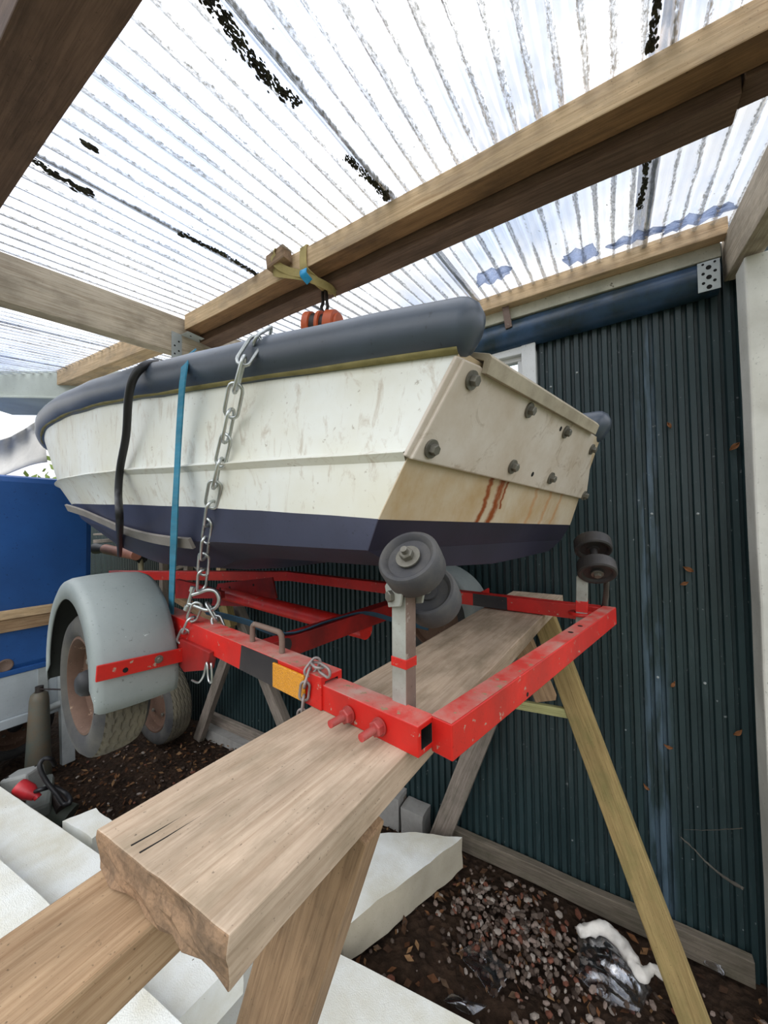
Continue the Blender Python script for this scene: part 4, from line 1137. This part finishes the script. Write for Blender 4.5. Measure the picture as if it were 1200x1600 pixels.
# dark blue strap lying on the axle beam
spx = [atz(300, 985, 1.335), atz(350, 992, 1.33), atz(400, 990, 1.322), XB0.lerp(XB1, .30) + V((.02, -.02, .031)), XB0.lerp(XB1, .52) + V((.035, -.01, .024)), atz(575, 984, 1.29), atz(605, 985, 1.28)]
spx = [V((-1.02, .64, 1.352)), V((-.86, .655, 1.340)), XB0.lerp(XB1, .12) + V((.005, 0, .030)), XB0.lerp(XB1, .30) + V((.012, 0, .030)), XB0.lerp(XB1, .48) + V((.026, 0, .026)), V((-.60, 1.02, 1.292)), V((-.50, 1.05, 1.275))]
tag(put('ratchet_strap', ribbon(spline(spx, 5), V((.8, -.3, .5)), .024, .003), M_strapdark, smooth=True, angle=40), 'dark blue strap lying along the red axle beam', 'strap')

# ------------------------------------------------------------------ plank and trestles
def rough_plank():
    bm = bmesh.new(); L = 1.565; W = .2065; T = .040
    nx, ny, nz_ = 40, 10, 4
    bbox(bm, 0, L, -W / 2, W / 2, -T, 0)
    bmesh.ops.recalc_face_normals(bm, faces=bm.faces)
    for ax_i, cuts in ((0, 30), (1, 10), (2, 4)):
        es = [e for e in bm.edges if abs((e.verts[0].co - e.verts[1].co)[ax_i]) > 1e-6 and all(abs((e.verts[0].co - e.verts[1].co)[k]) < 1e-6 for k in range(3) if k != ax_i)]
        bmesh.ops.subdivide_edges(bm, edges=es, cuts=cuts, use_grid_fill=True)
    for v_ in bm.verts:
        near_cut = v_.co.x < .001
        if v_.co.x < .35: v_.co.x -= .083 * v_.co.y * (1 - v_.co.x / .35)
        if near_cut:                                   # sawn, splintered near end
            v_.co.x += (.0025 if v_.co.z > -.004 else .007) * noise.noise(V((v_.co.y * 26, v_.co.z * 30, 1))) + (.0 if v_.co.z > -.02 else .006 * noise.noise(V((v_.co.y * 60, v_.co.z * 60, 4))))
            if v_.co.z < -.03: v_.co.z += .008 * noise.noise(V((v_.co.y * 40, 2, 7))) - .002
        else:
            n_ = noise.noise_vector(V((v_.co.x * 3, v_.co.y * 9, v_.co.z * 9)))
            v_.co += V((0, n_.y * .003, n_.z * .0012))
    return bm
P_NL, P_NR = atz(152, 1295, ZP), atz(357, 1462, ZP)
pc = (P_NL + P_NR) / 2; pend = V((-.300, 1.74, ZP))
dirp = (pend - pc).normalized()
PM = axes(pc, dirp, V((0, 0, 1)).cross(dirp))
pk = put('plank', rough_plank(), [W_plank, W_end], None, PM, bev=.0015)
for f in pk.data.polygons:
    if f.normal.x < -.55: f.material_index = 1
for y0, x1, ln in ((.050, .002, .050), (.034, .003, .058)):
    bm = bmesh.new(); L = [bm.verts.new((x1 + ln * t, y0 - .006 * t + .0012 * math.sin(t * 9) + w_, .0006)) for t, w_ in ((0, .0009), (.4, .0007), (1, 0), (.4, -.0007), (0, -.0009))]
    bm.faces.new(L); g = bmesh.ops.extrude_face_region(bm, geom=bm.faces[:])
    for v_ in [v for v in g['geom'] if isinstance(v, bmesh.types.BMVert)]: v_.co.z -= .004
    bmesh.ops.recalc_face_normals(bm, faces=bm.faces); put('drying_crack', bm, M_hole, pk, PM)
tag(pk, 'thick scaffold plank with a splintered near end, carrying the red trailer', 'plank')
# drying cracks (grooves in the plank end)
ts = thing('trestle', 'long wooden sawhorse under the plank, one end against the green wall', 'trestle', (-.4, .9, 0))
ZR = ZP - .043
beam('top_rail', (-.420, -.35, ZR - .026), (-.405, 1.72, ZR - .026), .104, .050, W_rail, ts, seg=10, rough=.002, bev=.004)
beam('leg', (-.340, .424, 1.205), (-.775, .43, -.01), .118, .046, W_board, ts, up=(0, 1, 0))
# far pair
LA = aty(849, 980, 1.60); LF = aty(1088, 1528, 1.50)
beam('leg', V((-.258, 1.585, ZR + .00)), V((.185, 1.50, -.01)), .085, .045, W_green, ts, up=(0, 1, 0), ext0=-.01)
beam('leg', V((-.315, 1.68, ZR - .01)), V((-.800, 1.725, -.01)), .095, .042, W_grey, ts, up=(0, 1, 0))
b0, b1 = aty(790, 1097, 1.555), aty(922, 1120, 1.555)
beam('brace', b0, b1, .034, .020, W_algae, ts, up=(0, 1, 0), bev=.002)
g0, g1 = aty(800, 1030, 1.54), aty(838, 1108, 1.54)
beam('gusset_block', V((-.32, 1.46, ZR - .06)), V((-.235, 1.49, ZR - .30)), .075, .04, W_board, ts, up=(0, 1, 0), bev=.003)
# other trestle behind, near the mudguard
t2 = thing('trestle', 'rough timber trestle standing behind the trailer, beside the far wall', 'trestle', (-2.2, 1.6, 0))
beam('leg', aty(350, 1040, 1.62), aty(312, 1150, 1.66), .075, .045, W_grey, t2, up=(0, 1, 0), ext0=.15, ext1=.05)
beam('leg', aty(385, 985, 1.66), aty(452, 1150, 1.66), .075, .06, W_grey, t2, up=(0, 1, 0), ext0=.25, ext1=.25)
beam('cross_rail', aty(274, 932, 1.60), aty(362, 985, 1.60), .05, .055, W_board, t2, up=(0, 0, 1))
beam('stub_post', aty(352, 945, 1.56), aty(360, 980, 1.56), .085, .05, W_green, t2, up=(0, 1, 0))
beam('top_rail', aty(262, 962, 1.55), aty(345, 995, 1.50), .06, .06, W_board, t2)

# ------------------------------------------------------------------ white foam slabs
def foam_mat():
    m, nt = nmat('white_foam'); v = coords(nt)
    b = mix(nt, ramp(nt, nz(nt, v, 4, 6, .6), [(.4, 0.0), (.72, 1.0)]), C('#e9ebe6'), C('#cdc8b4'))
    sp = ramp(nt, nz(nt, v, 60, 3), [(.74, 0.0), (.78, .8)]); b = mix(nt, sp, b, C('#6a5a48'))
    vo = N(nt, 'ShaderNodeTexVoronoi', Scale=260); lk(nt, v, vo.inputs['Vector'])
    finish(nt, b, .8, bump=vo.outputs['Distance'], bstr=.35, bdist=.002, spec=.2); return m
M_foam = foam_mat()
M_foamside = painted('yellowed_foam', C('#b3ab98'), C('#938a72'), .5, 9, .85)
def foam(lab, poly, z0, z1, seed=0, jag=.004, tilt=None):
    bm = bmesh.new()
    a = [bm.verts.new((p[0], p[1], z1)) for p in poly]; b = [bm.verts.new((p[0], p[1], z0)) for p in poly]
    bm.faces.new(a); bm.faces.new(b[::-1]); n = len(a)
    for i in range(n): bm.faces.new((a[i], b[i], b[(i + 1) % n], a[(i + 1) % n]))
    bmesh.ops.recalc_face_normals(bm, faces=bm.faces)
    bmesh.ops.triangulate(bm, faces=[f for f in bm.faces if len(f.verts) > 4])
    for _ in range(3): bmesh.ops.subdivide_edges(bm, edges=[e for e in bm.edges if e.calc_length() > .045], cuts=1, use_grid_fill=True)
    for v_ in bm.verts:
        n_ = noise.noise_vector(v_.co * 14 + V((seed, 0, 0))); n2_ = noise.noise_vector(v_.co * 50 + V((seed, 0, 0)))
        v_.co += V((n_.x * jag, n_.y * jag, n_.z * jag * .3)) + n2_ * jag * .35
    if tilt:
        for v_ in bm.verts: v_.co.z += tilt[0] * (v_.co.x - tilt[2]) + tilt[1] * (v_.co.y - tilt[3])
    bm.normal_update()
    for f in bm.faces:
        if f.normal.z < .5 and seed in (1, 2): f.material_index = 1
    return tag(put('foam_slab', bm, [M_foam, M_foamside], smooth=True, angle=35), lab, 'foam slab', 'white foam slabs')
zt = .15
pts = [atz(565, 1302, zt), atz(650, 1301, zt), atz(722, 1308, zt), atz(640, 1372, zt), atz(535, 1450, zt), V((-1.02, 1.05, zt))]
foam('thick white foam block with a broken edge, on the earth beyond the plank', [(p.x, p.y) for p in pts], .012, zt, 1, .008)
zc = .13
pc_ = [atz(520, 1485, zc), atz(745, 1600, zc)]; dC = (pc_[1] - pc_[0]).normalized()
e0, e1_ = pc_[0] - dC * .45, pc_[1] + dC * .6
foam('white foam slab at the bottom edge of the picture, beside the slanting leg', [(e0.x, e0.y), (e1_.x, e1_.y), (e1_.x + .05, e1_.y - .55), (e0.x + .05, e0.y - .55)], .01, zc, 2, .004)
z1 = .36
A0, A1 = atz(0, 1228, z1), atz(155, 1335, z1); dA = (A1 - A0).normalized()
B0, B1 = atz(0, 1343, z1 + .07), atz(283, 1600, z1 + .07)
foam('long white foam slab at left, its far edge beside the fallen tools', [((A0 - dA * .5).x, (A0 - dA * .5).y), ((A1 + dA * .75).x, (A1 + dA * .75).y), ((A1 + dA * .75).x - .05, .12), ((A0 - dA * .5).x, .08)], .25, z1, 3, .004)
dB = (B1 - B0).normalized()
foam('top white foam slab of the left stack, under the trestle rail', [((B0 - dB * .5).x, (B0 - dB * .5).y), ((B1 + dB * .1).x, (B1 + dB * .1).y), ((B1 + dB * .1).x - .03, -.12), ((B0 - dB * .5).x, -.15)], z1 + .006, z1 + .07, 4, .005)
foam('lower white foam slab of the left stack, next to the earth', [(-3.4, .53), (-1.2, .78), (-1.1, .05), (-3.4, -.1)], .015, .245, 5, .004)
q = atz(135, 1300, .30)
foam('small white foam offcut behind the near corner of the plank', [(q.x - .10, q.y - .05), (q.x + .12, q.y - .02), (q.x + .10, q.y + .06), (q.x - .06, q.y + .055)], .02, .34, 6, .006)

# ------------------------------------------------------------------ blue covered trailer at left and what stands by it
XBL = -3.3
bt = thing('covered_trailer', 'box trailer under a blue cover with a timber rub rail, at far left', 'trailer', (XBL - .5, .3, .3))
bm = bmesh.new(); bbox(bm, XBL - 1.1, XBL, -1.2, 1.19, .68, 1.95); bmesh.ops.recalc_face_normals(bm, faces=bm.faces)
put('blue_cover', bm, M_bluecover, bt, bev=.045)
bm = bmesh.new(); bbox(bm, XBL - 1.1, XBL + .012, -1.2, 1.05, .665, .70); put('cover_hem', bm, M_bluecover, bt, bev=.005)
bm = bmesh.new(); bbox(bm, XBL - 1.05, XBL + .006, -1.2, 1.02, .40, .665); put('side_panel', bm, M_greypanel, bt, bev=.004)
bm = bmesh.new(); bbox(bm, XBL - 1.05, XBL + .022, -1.2, 1.06, .34, .40); put('chassis_rail', bm, M_greypanel, bt, bev=.006)
beam('rub_rail', (XBL + .018, -1.2, 1.055), (XBL + .018, 1.0, 1.055), .036, .055, W_pale, bt); beam('rub_rail', (XBL + .012, -1.2, .985), (XBL + .012, 1.0, .985), .024, .078, W_rail, bt)
bm = bmesh.new(); bbox(bm, XBL + .005, XBL + .014, .885, .935, .36, .665); put('corner_plate', bm, M_galv, bt)
bm = bmesh.new(); lathe(bm, [(0, .001), (.028, .001), (.034, .006), (.040, .001)], 24); put('eyelet', bm, M_rust, bt, frame(atx(8, 1040, XBL + .002), (1, 0, 0)), smooth=True)
beam('drop_leg', atx(98, 1040, XBL + .0) + V((.04, .0, 0)), V((-3.20, 1.02, .01)), .07, .05, M_galv, bt, up=(1, 0, 0))
bm = bmesh.new(); cyl(bm, atx(75, 1108, -3.24), atx(112, 1090, -3.24), .022, n=14); put('leg_bracket', bm, M_galv, bt, smooth=True, angle=40)
# wheel of the covered trailer so that it stands on the ground (hidden side)
wheel(bt, V((XBL - .35, -.25, .22)), V((1, 0, 0)), .22, .15)
wheel(bt, V((XBL - .35, .85, .22)), V((1, 0, 0)), .22, .15)

jk = thing('jack_cylinder', 'rusty grey hydraulic ram standing upright in front of the covered trailer', 'jack', (-3.17, .86, 0))
bm = bmesh.new(); lathe(bm, [(0, 0), (.068, 0), (.068, .02), (.064, .1), (.049, .5), (.043, .535), (.028, .55), (0, .55)], 24)
put('barrel', bm, painted('ram_paint', C('#5a6058'), C('#7a5a3a'), .8, 6, .5), jk, Matrix.Translation((-3.17, .86, 0)), smooth=True, angle=40)
bm = bmesh.new(); cyl(bm, (-3.17, .86, .545), (-3.17, .86, .585), .022, n=12); cyl(bm, (-3.15, .86, .572), (-3.00, .93, .575), .005, n=8); put('valve', bm, M_hoistblk, jk, smooth=True, angle=40)
ty = thing('spare_wheel', 'worn wheel standing on the earth behind the mudguard', 'wheel', (-2.85, 1.48, 0))
wheel(ty, V((-2.93, 1.50, .285)), V((0, -1, 0)), .285, .165, cap=False)
# fallen tools
def dz(px, py, d): return CPOS + sight(px, py) * d
eb = thing('junction_box', 'grey plastic junction box on the ground by the ram', 'box', atz(38, 1222, .2))
c_ = atz(38, 1224, .28); bm = bmesh.new(); bbox(bm, -.075, .075, -.05, .05, -.06, .06); Mq = Matrix.Translation(c_) @ Matrix.Rotation(.5, 4, 'Z') @ Matrix.Rotation(-.25, 4, 'Y')
put('box_body', bm, painted('grey_box', C('#9a9c98'), C('#7d7c76'), .5, 12, .55), eb, Mq, bev=.012)
for a, b in ((-.05, -.03), (.05, .03)):
    bm = bmesh.new(); cyl(bm, (a, b, .06), (a, b, .063), .008, n=10)
    put('cover_screw', bm, M_hole, eb, Mq)
bm = bmesh.new(); bbox(bm, -.12, .10, -.05, .05, -.05, .03); c_ = atz(62, 1245, .22)
mc = thing('power_tool', 'grey power tool lying among cables at the edge of the foam', 'tool', atz(80, 1260, .1))
put('body', bm, painted('tool_grey', C('#858a84'), C('#5f625c'), .5, 10, .6), mc, Matrix.Translation(c_) @ Matrix.Rotation(-.35, 4, 'Z') @ Matrix.Rotation(.2, 4, 'Y'), bev=.02)
bm = bmesh.new(); cyl(bm, atz(70, 1262, .16), atz(108, 1278, .10), .05, .06, 20); put('motor_housing', bm, painted('tool_green', C('#3e463c'), C('#5c5f55'), .6, 14, .6), mc, smooth=True, angle=40)
bm = bmesh.new(); cyl(bm, atz(84, 1236, .22), atz(100, 1262, .17), .024, .034, 14); put('tool_handle', bm, M_hoistblk, mc, smooth=True, angle=40)
rp = thing('red_plug', 'red mains plug resting on the power tool', 'plug', atz(42, 1236, .33))
c_ = atz(42, 1236, .33); bm = bmesh.new(); lathe(bm, [(0, -.05), (.030, -.05), (.034, -.04), (.034, .01), (.026, .03), (.020, .05), (0, .05)], 18)
put('plug_body', bm, M_redplug, rp, frame(c_, (_rt * .85 - _up * .5)), smooth=True, angle=40)
bm = bmesh.new(); cyl(bm, c_ + _rt * .02, c_ + _rt * .055 - _up * .033, .016, n=12); put('plug_sleeve', bm, M_redplug, rp, smooth=True, angle=40)
dpl = (c_ - CPOS).dot(_f)
bm = bmesh.new(); sweep(bm, spline([dz(52, 1238, dpl), dz(66, 1233, dpl), dz(84, 1230, dpl + .05), dz(103, 1240, dpl + .05), dz(110, 1252, dpl), dz(100, 1256, dpl), dz(88, 1240, dpl), dz(72, 1220, dpl), dz(62, 1198, dpl), dz(68, 1186, dpl + .02), dz(80, 1186, dpl + .04), dz(86, 1195, dpl + .1)], 6), .010, n=8)
tag(put('power_cable', bm, M_blackhose, smooth=True), 'black cable looping up from the red plug', 'cable')
# bits behind the boat at left
rk = thing('storage_rack', 'grey timber and tube rack against the wall under the bow', 'rack', (-2.9, 1.6, 0))
def rb_(name, a, b, w_, h_, mat, y=1.62): beam(name, aty(*a, y), aty(*b, y), w_, h_, mat, rk, up=(0, 1, 0), bev=.003)
rb_('shelf_board', (150, 846), (268, 838), .035, .05, W_grey); rb_('shelf_board', (150, 835), (300, 830), .02, .05, W_grey, 1.66)
rb_('shelf_board', (235, 905), (330, 868), .03, .05, W_grey, 1.70)
rb_('upright', (256, 800), (256, 960), .055, .05, W_grey, 1.60); rb_('upright', (296, 820), (293, 940), .055, .05, W_grey, 1.66); rb_('upright', (347, 868), (345, 900), .05, .05, W_pale, 1.7)
rb_('brace', (272, 850), (318, 892), .05, .03, W_grey, 1.58)
bm = bmesh.new(); sweep(bm, spline([aty(221, 900, 1.5), aty(220, 872, 1.5), aty(224, 863, 1.5), aty(238, 860, 1.5), aty(258, 856, 1.5)], 5), .02, n=10); put('bent_tube', bm, painted('beige_tube', C('#9c9478'), C('#77705a'), .5, 12, .6), rk, smooth=True)
bm = bmesh.new(); cyl(bm, aty(165, 858, 1.45), aty(213, 868, 1.4), .042, .036, 18)
tag(put('hose_roll', bm, M_hose, smooth=True, angle=40), 'faded red canvas roll on the rack behind the mudguard', 'roll')
bm = bmesh.new(); cyl(bm, aty(150, 857, 1.46), aty(164, 858, 1.46), .05, .03, 12); cyl(bm, aty(205, 864, 1.5), aty(222, 872, 1.5), .045, .045, 12)
tag(put('pipe_fitting', bm, M_hub, smooth=True, angle=40), 'dark pipe fittings at the ends of the red canvas roll', 'fitting')
# white boards and bent sheet at far left
d0 = 2.45
cA, cB = CPOS + sight(-60, 581) * d0, CPOS + sight(190, 581) * d0
wbd = thing('white_board', 'broad white board across the far left, above the bow', 'board', (cA + cB) / 2)
ht = (CPOS + sight(60, 581) * d0).z - (CPOS + sight(60, 622) * d0).z
dn = V((0, 0, -ht / 2)); 
beam('face_board', cA + dn, cB + dn, .03, ht, M_whiteboard, wbd)
fw = V((_f.x, _f.y, 0)).normalized()
beam('soffit_board', cA + V((0, 0, -ht - .004)) + fw * .15, cB + V((0, 0, -ht - .004)) + fw * .20, .40, .015, M_whiteboard, wbd)
bm = bmesh.new(); rows = []
for i in range(13):
    u = i / 12; row = []
    for k in range(9):
        v_ = k / 8
        px = -30 + 95 * u - 20 * v_ * (1 - u) + 8 * v_; py = 690 - 30 * u + v_ * (55 + 14 * u) + 8 * math.sin(u * 4 + v_)
        row.append(bm.verts.new(CPOS + sight(px, py) * (2.9 + .12 * math.sin(v_ * 3 + u) + .02 * math.cos(u * 26))))
    rows.append(row)
for p, q in zip(rows, rows[1:]):
    for k in range(8): bm.faces.new((p[k], p[k + 1], q[k + 1], q[k]))
bs_ = put('bent_sheet', bm, M_board2, smooth=True); so_ = bs_.modifiers.new('thick', 'SOLIDIFY'); so_.thickness = .006
tag(bs_, 'bent pale grey sheet hanging behind the bow, over the blue cover', 'sheet')
ob = beam('post', V((-4.25, 1.90, 0)), V((-4.25, 1.90, 2.5)), .12, .12, painted('dark_green_post', C('#23352f'), C('#1a2622'), .5, 6, .6))
tag(ob, 'dark green post beyond the bow, above the blue cover', 'post')
# shrub outside
M_leafg = painted('shrub_leaf', C('#7f9448'), C('#9cae62'), .7, 9, .7)
def shrub(x, y, z, r, seed, lab):
    rnd = random.Random(seed); bm = bmesh.new()
    for k in range(700):
        a, b = rnd.uniform(0, 2 * PI), rnd.uniform(-1, 1); rr = r * rnd.uniform(.5, 1) ; c = math.sqrt(1 - b * b)
        p = V((x + rr * c * math.cos(a), y + rr * c * math.sin(a), z + rr * b)); s = r * .07
        d = V((rnd.gauss(0, 1), rnd.gauss(0, 1), rnd.gauss(0, 1))).normalized(); e = d.orthogonal().normalized()
        bm.faces.new([bm.verts.new(p + d * s), bm.verts.new(p + e * s * .5), bm.verts.new(p - d * s), bm.verts.new(p - e * s * .5)])
    root = thing('shrub', lab, 'shrub', (x, y, -.05)); put('foliage', bm, M_leafg, root)
    bm = bmesh.new(); cyl(bm, (x, y, -.06), (x, y, z), .05, .03, 8); put('trunk', bm, W_grey, root)
shrub(-6.3, 2.2, 1.7, .95, 1, 'green shrub outside, showing between the bow and the blue cover')

# ------------------------------------------------------------------ rubble, litter
def rock(bm, c, r, rnd, flat=.6):
    M = Matrix.Translation(c) @ Matrix.Rotation(rnd.uniform(0, 6), 4, 'Z') @ Matrix.Rotation(rnd.uniform(-.5, .5), 4, 'X') @ Matrix.Diagonal((r * rnd.uniform(.7, 1.4), r * rnd.uniform(.6, 1), r * flat * rnd.uniform(.6, 1.1), 1))
    q = bmesh.ops.create_icosphere(bm, subdivisions=1, radius=1, matrix=M)
    for v_ in q['verts']: v_.co += noise.noise_vector(v_.co * 60) * r * .22
def stonemat(name, hexes):
    m, nt = nmat(name); v = coords(nt, kind='World')
    g = N(nt, 'ShaderNodeNewGeometry')
    r = ramp(nt, g.outputs['Random Per Island'], [(i / len(hexes), C(h)) for i, h in enumerate(hexes)], 'CONSTANT')
    c = mix(nt, 1.0, r, ramp(nt, nz(nt, v, 60, 5), [(.3, .6), (.7, 1.1)]), 'MULTIPLY')
    finish(nt, c, .9, spec=.15); return m
M_stone = stonemat('rubble_stone', ['#5e5249', '#7a6c62', '#463a32', '#86766c', '#6e4638', '#54473e', '#948a80', '#3a2f28'])
M_litter = stonemat('leaf_litter', ['#5a3c28', '#6e4a30', '#3e2c20', '#7a5a3c', '#4a3526', '#8a6a4a', '#5c4a3a'])
rnd = random.Random(11); bm = bmesh.new(); bl = bmesh.new()
for k in range(2600):
    x = rnd.uniform(-3.3, .55); y = rnd.uniform(.55, 1.74)
    if x > -.75 and x < -.15 and y > 1.2 and rnd.random() < .5: pass
    r = rnd.choice((.005, .006, .008, .010, .014)) * rnd.uniform(.7, 1.3)
    near_ = math.exp(-((x + .35) ** 2 / .10 + (y - 1.52) ** 2 / .05))
    if rnd.random() < .30 + .7 * near_: rock(bm, V((x, y, .0 + .022 * noise.noise(V((x * 5, y * 5, 0))))), r * (1 + .5 * near_), rnd)
    if rnd.random() < .9:
        x = rnd.uniform(-3.3, .55); y = rnd.uniform(.55, 1.74); p = V((x, y, .006 + .022 * noise.noise(V((x * 5, y * 5, 0)))))
        d = V((rnd.gauss(0, 1), rnd.gauss(0, 1), rnd.gauss(0, .35))).normalized(); e = d.cross(V((rnd.gauss(0, .4), rnd.gauss(0, .4), 1))).normalized(); s = rnd.uniform(.008, .024)
        bl.faces.new([bl.verts.new(p + d * s), bl.verts.new(p + e * s * .5 + V((0, 0, .003))), bl.verts.new(p - d * s * .9), bl.verts.new(p - e * s * .45)])
for k in range(700):
    x = rnd.gauss(-.38, .17); y = rnd.gauss(1.50, .10)
    if y > 1.74 or (x < -.62): continue
    rock(bm, V((x, y, .012 + rnd.uniform(0, .012))), rnd.uniform(.005, .015), rnd, .7)
tag(put('rubble', bm, M_stone, M=Matrix.Identity(4)), 'broken stones scattered over the earth floor', 'rubble', kind='stuff')
tag(put('leaf_litter', bl, M_litter, M=Matrix.Identity(4)), 'dead brown leaves strewn over the earth floor', 'leaves', kind='stuff')
# plastic
m, nt = nmat('clear_film'); v = coords(nt)
tr_ = N(nt, 'ShaderNodeBsdfTransparent'); tr_.inputs[0].default_value = (.90, .90, .91, 1)
pb = N(nt, 'ShaderNodeBsdfGlossy', Roughness=.16); pb.inputs[0].default_value = (.8, .82, .86, 1)
lw = N(nt, 'ShaderNodeLayerWeight', Blend=.32)
mx = N(nt, 'ShaderNodeMixShader'); lk(nt, mth(nt, 'ADD', mth(nt, 'MULTIPLY', lw.outputs['Facing'], .55), ramp(nt, nz(nt, v, 16, 4, .6), [(.5, .02), (.7, .22)]), True), mx.inputs[0]); lk(nt, tr_.outputs[0], mx.inputs[1]); lk(nt, pb.outputs[0], mx.inputs[2])
o_ = N(nt, 'ShaderNodeOutputMaterial'); lk(nt, mx.outputs[0], o_.inputs[0]); M_film = m
def crumple(name, lab, cat, outline, hgt, mat, seed, fr_=4.5):
    P = [atz(px, py, .03) for px, py in outline]; c = sum(P, V((0, 0, 0))) / len(P); bm = bmesh.new(); m_ = len(P); nr = 14; k2 = 5
    ring = []
    for i in range(m_):
        for k in range(k2): ring.append(P[i].lerp(P[(i + 1) % m_], k / k2))
    n = len(ring); cv = bm.verts.new(c + V((0, 0, hgt))); prev = None
    for j in range(1, nr + 1):
        t = j / nr; row = []
        for p in ring:
            q = c.lerp(p, t); h = hgt * (1 - t ** 2.2); nn = noise.noise_vector(V((q.x * fr_ * 3, q.y * fr_ * 3, seed)))
            n3 = abs(noise.noise(V((q.x * fr_ * 2.2, q.y * fr_ * 6, seed + 5))))
            row.append(bm.verts.new((q.x + nn.x * .008, q.y + nn.y * .008, max(.012, .016 + h * (.5 + n3 * 1.6) + nn.z * .010))))
        for i in range(n):
            if prev is None: bm.faces.new((cv, row[i], row[(i + 1) % n]))
            else: bm.faces.new((prev[i], row[i], row[(i + 1) % n], prev[(i + 1) % n]))
        prev = row
    o = put(name, bm, mat, smooth=True); s = o.modifiers.new('thick', 'SOLIDIFY'); s.thickness = .0012
    return tag(o, lab, cat)
crumple('plastic_bag', 'crumpled clear plastic bag with a white rim, by the foot of the slanting leg', 'plastic bag', ((900, 1455), (935, 1450), (985, 1490), (1020, 1540), (1000, 1580), (950, 1570), (905, 1520)), .06, M_film, 3)
crumple('plastic_bag', 'small crumpled clear plastic bag between the leg and the white post', 'plastic bag', ((1085, 1455), (1110, 1452), (1140, 1490), (1130, 1520), (1100, 1500)), .05, M_film, 8)
crumple('plastic_sheet', 'flat square of clear plastic film lying on the rubble', 'plastic sheet', ((715, 1480), (745, 1462), (802, 1512), (770, 1552)), .012, M_film, 14)
crumple('plastic_sheet', 'torn scrap of clear film at the bottom edge near the foam slab', 'plastic sheet', ((692, 1560), (705, 1545), (760, 1562), (740, 1578)), .015, M_film, 21)
M_plaster = painted('white_plaster', C('#e0dcd4'), C('#b8b0a4'), .5, 30, .9)
bm = bmesh.new(); pth = [atz(x, y, .06) for x, y in ((906, 1458), (925, 1450), (950, 1455), (975, 1480), (992, 1508), (1003, 1522), (1020, 1515), (1038, 1526))]
sweep(bm, spline(pth, 6), [.014 + .010 * math.sin(PI * min(1, i / 34)) for i in range(43)], n=10)
bmesh.ops.subdivide_edges(bm, edges=bm.edges, cuts=1)
for v_ in bm.verts: v_.co += noise.noise_vector(v_.co * 45) * .009
tag(put('foam_crust', bm, M_plaster, smooth=True), 'ragged white strip of hardened foam lying on the plastic bag', 'foam')
# leaves caught on the wall and post
for k, (px, py, s, lab) in enumerate(((1075, 889, .018, 'red-brown dead leaf stuck on the wall beside the dusty streak'), (1069, 911, .014, 'small tan leaf stalk on the wall below the red-brown leaf'), (1044, 1165, .014, 'orange dead leaf on the wall, lower in the dusty streak'),
                                      (1147, 698, .020, 'brown leaf wedged against the post at mid height'), (1152, 1143, .016, 'curled tan leaf wedged beside the white post, low down'), (1045, 665, .014, 'pale dead leaf hanging on the upper wall'),
                                      (1010, 1228, .012, 'tan leaf on the wall just above the slanting leg'), (1051, 1068, .013, 'thin tan leaf on the wall in the middle of the dusty streak'))):
    p = aty(px, py, 1.797); rnd = random.Random(k); bm = bmesh.new()
    n = 8; L = []
    for i in range(n + 1):
        t = i / n; wv = s * .45 * math.sin(PI * min(1, t * 1.05)) + .0004; L.append((t, wv))
    a = rnd.uniform(0, PI); ux = V((math.cos(a), 0, math.sin(a))); uy = V((-math.sin(a), 0, math.cos(a))); rows = []
    for t, wv in L:
        rows.append([bm.verts.new(p + ux * (t - .5) * 2 * s + uy * wv * e + V((0, -.010 * abs(e) - .004 * math.sin(t * 4), 0))) for e in (-1, 0, 1)])
    for q, r in zip(rows, rows[1:]):
        for e in range(2): bm.faces.new((q[e], q[e + 1], r[e + 1], r[e]))
    o = put('dead_leaf', bm, M_leaf, smooth=True); so_ = o.modifiers.new('thick', 'SOLIDIFY'); so_.thickness = .0008
    tag(o, lab, 'leaf', 'dead leaves caught on the wall')
def web(lab, pts, r0, seed, y=1.775):
    P = spline([aty(a, b, yy) for a, b, yy in pts], 8); bm = bmesh.new(); n = len(P)
    sweep(bm, P, [r0 * (.25 + .75 * i / (n - 1)) * (.7 + .6 * abs(noise.noise(V((i * .7, seed, 0))))) for i in range(n)], n=7)
    for v_ in bm.verts: v_.co += noise.noise_vector(v_.co * 90) * r0 * .6
    tag(put('cobweb', bm, M_web, smooth=True), lab, 'cobweb')
web('sagging dusty cobweb rope from the wall to the foot of the white post', ((1060, 1305, 1.79), (1085, 1328, 1.77), (1120, 1362, 1.75), (1160, 1388, 1.70)), .007, 1)
web('thin straight cobweb strand from the wall to the white post', ((1068, 1296, 1.79), (1110, 1297, 1.76), (1160, 1294, 1.70)), .0022, 2)

# ------------------------------------------------------------------ render look
sc = bpy.context.scene
sc.view_settings.view_transform = 'Standard'; sc.view_settings.look = 'None'
sc.view_settings.exposure = 0.2; sc.view_settings.gamma = 1; sc.view_settings.use_curve_mapping = False
sc.cycles.max_bounces = 10; sc.cycles.transparent_max_bounces = 24; sc.cycles.diffuse_bounces = 5
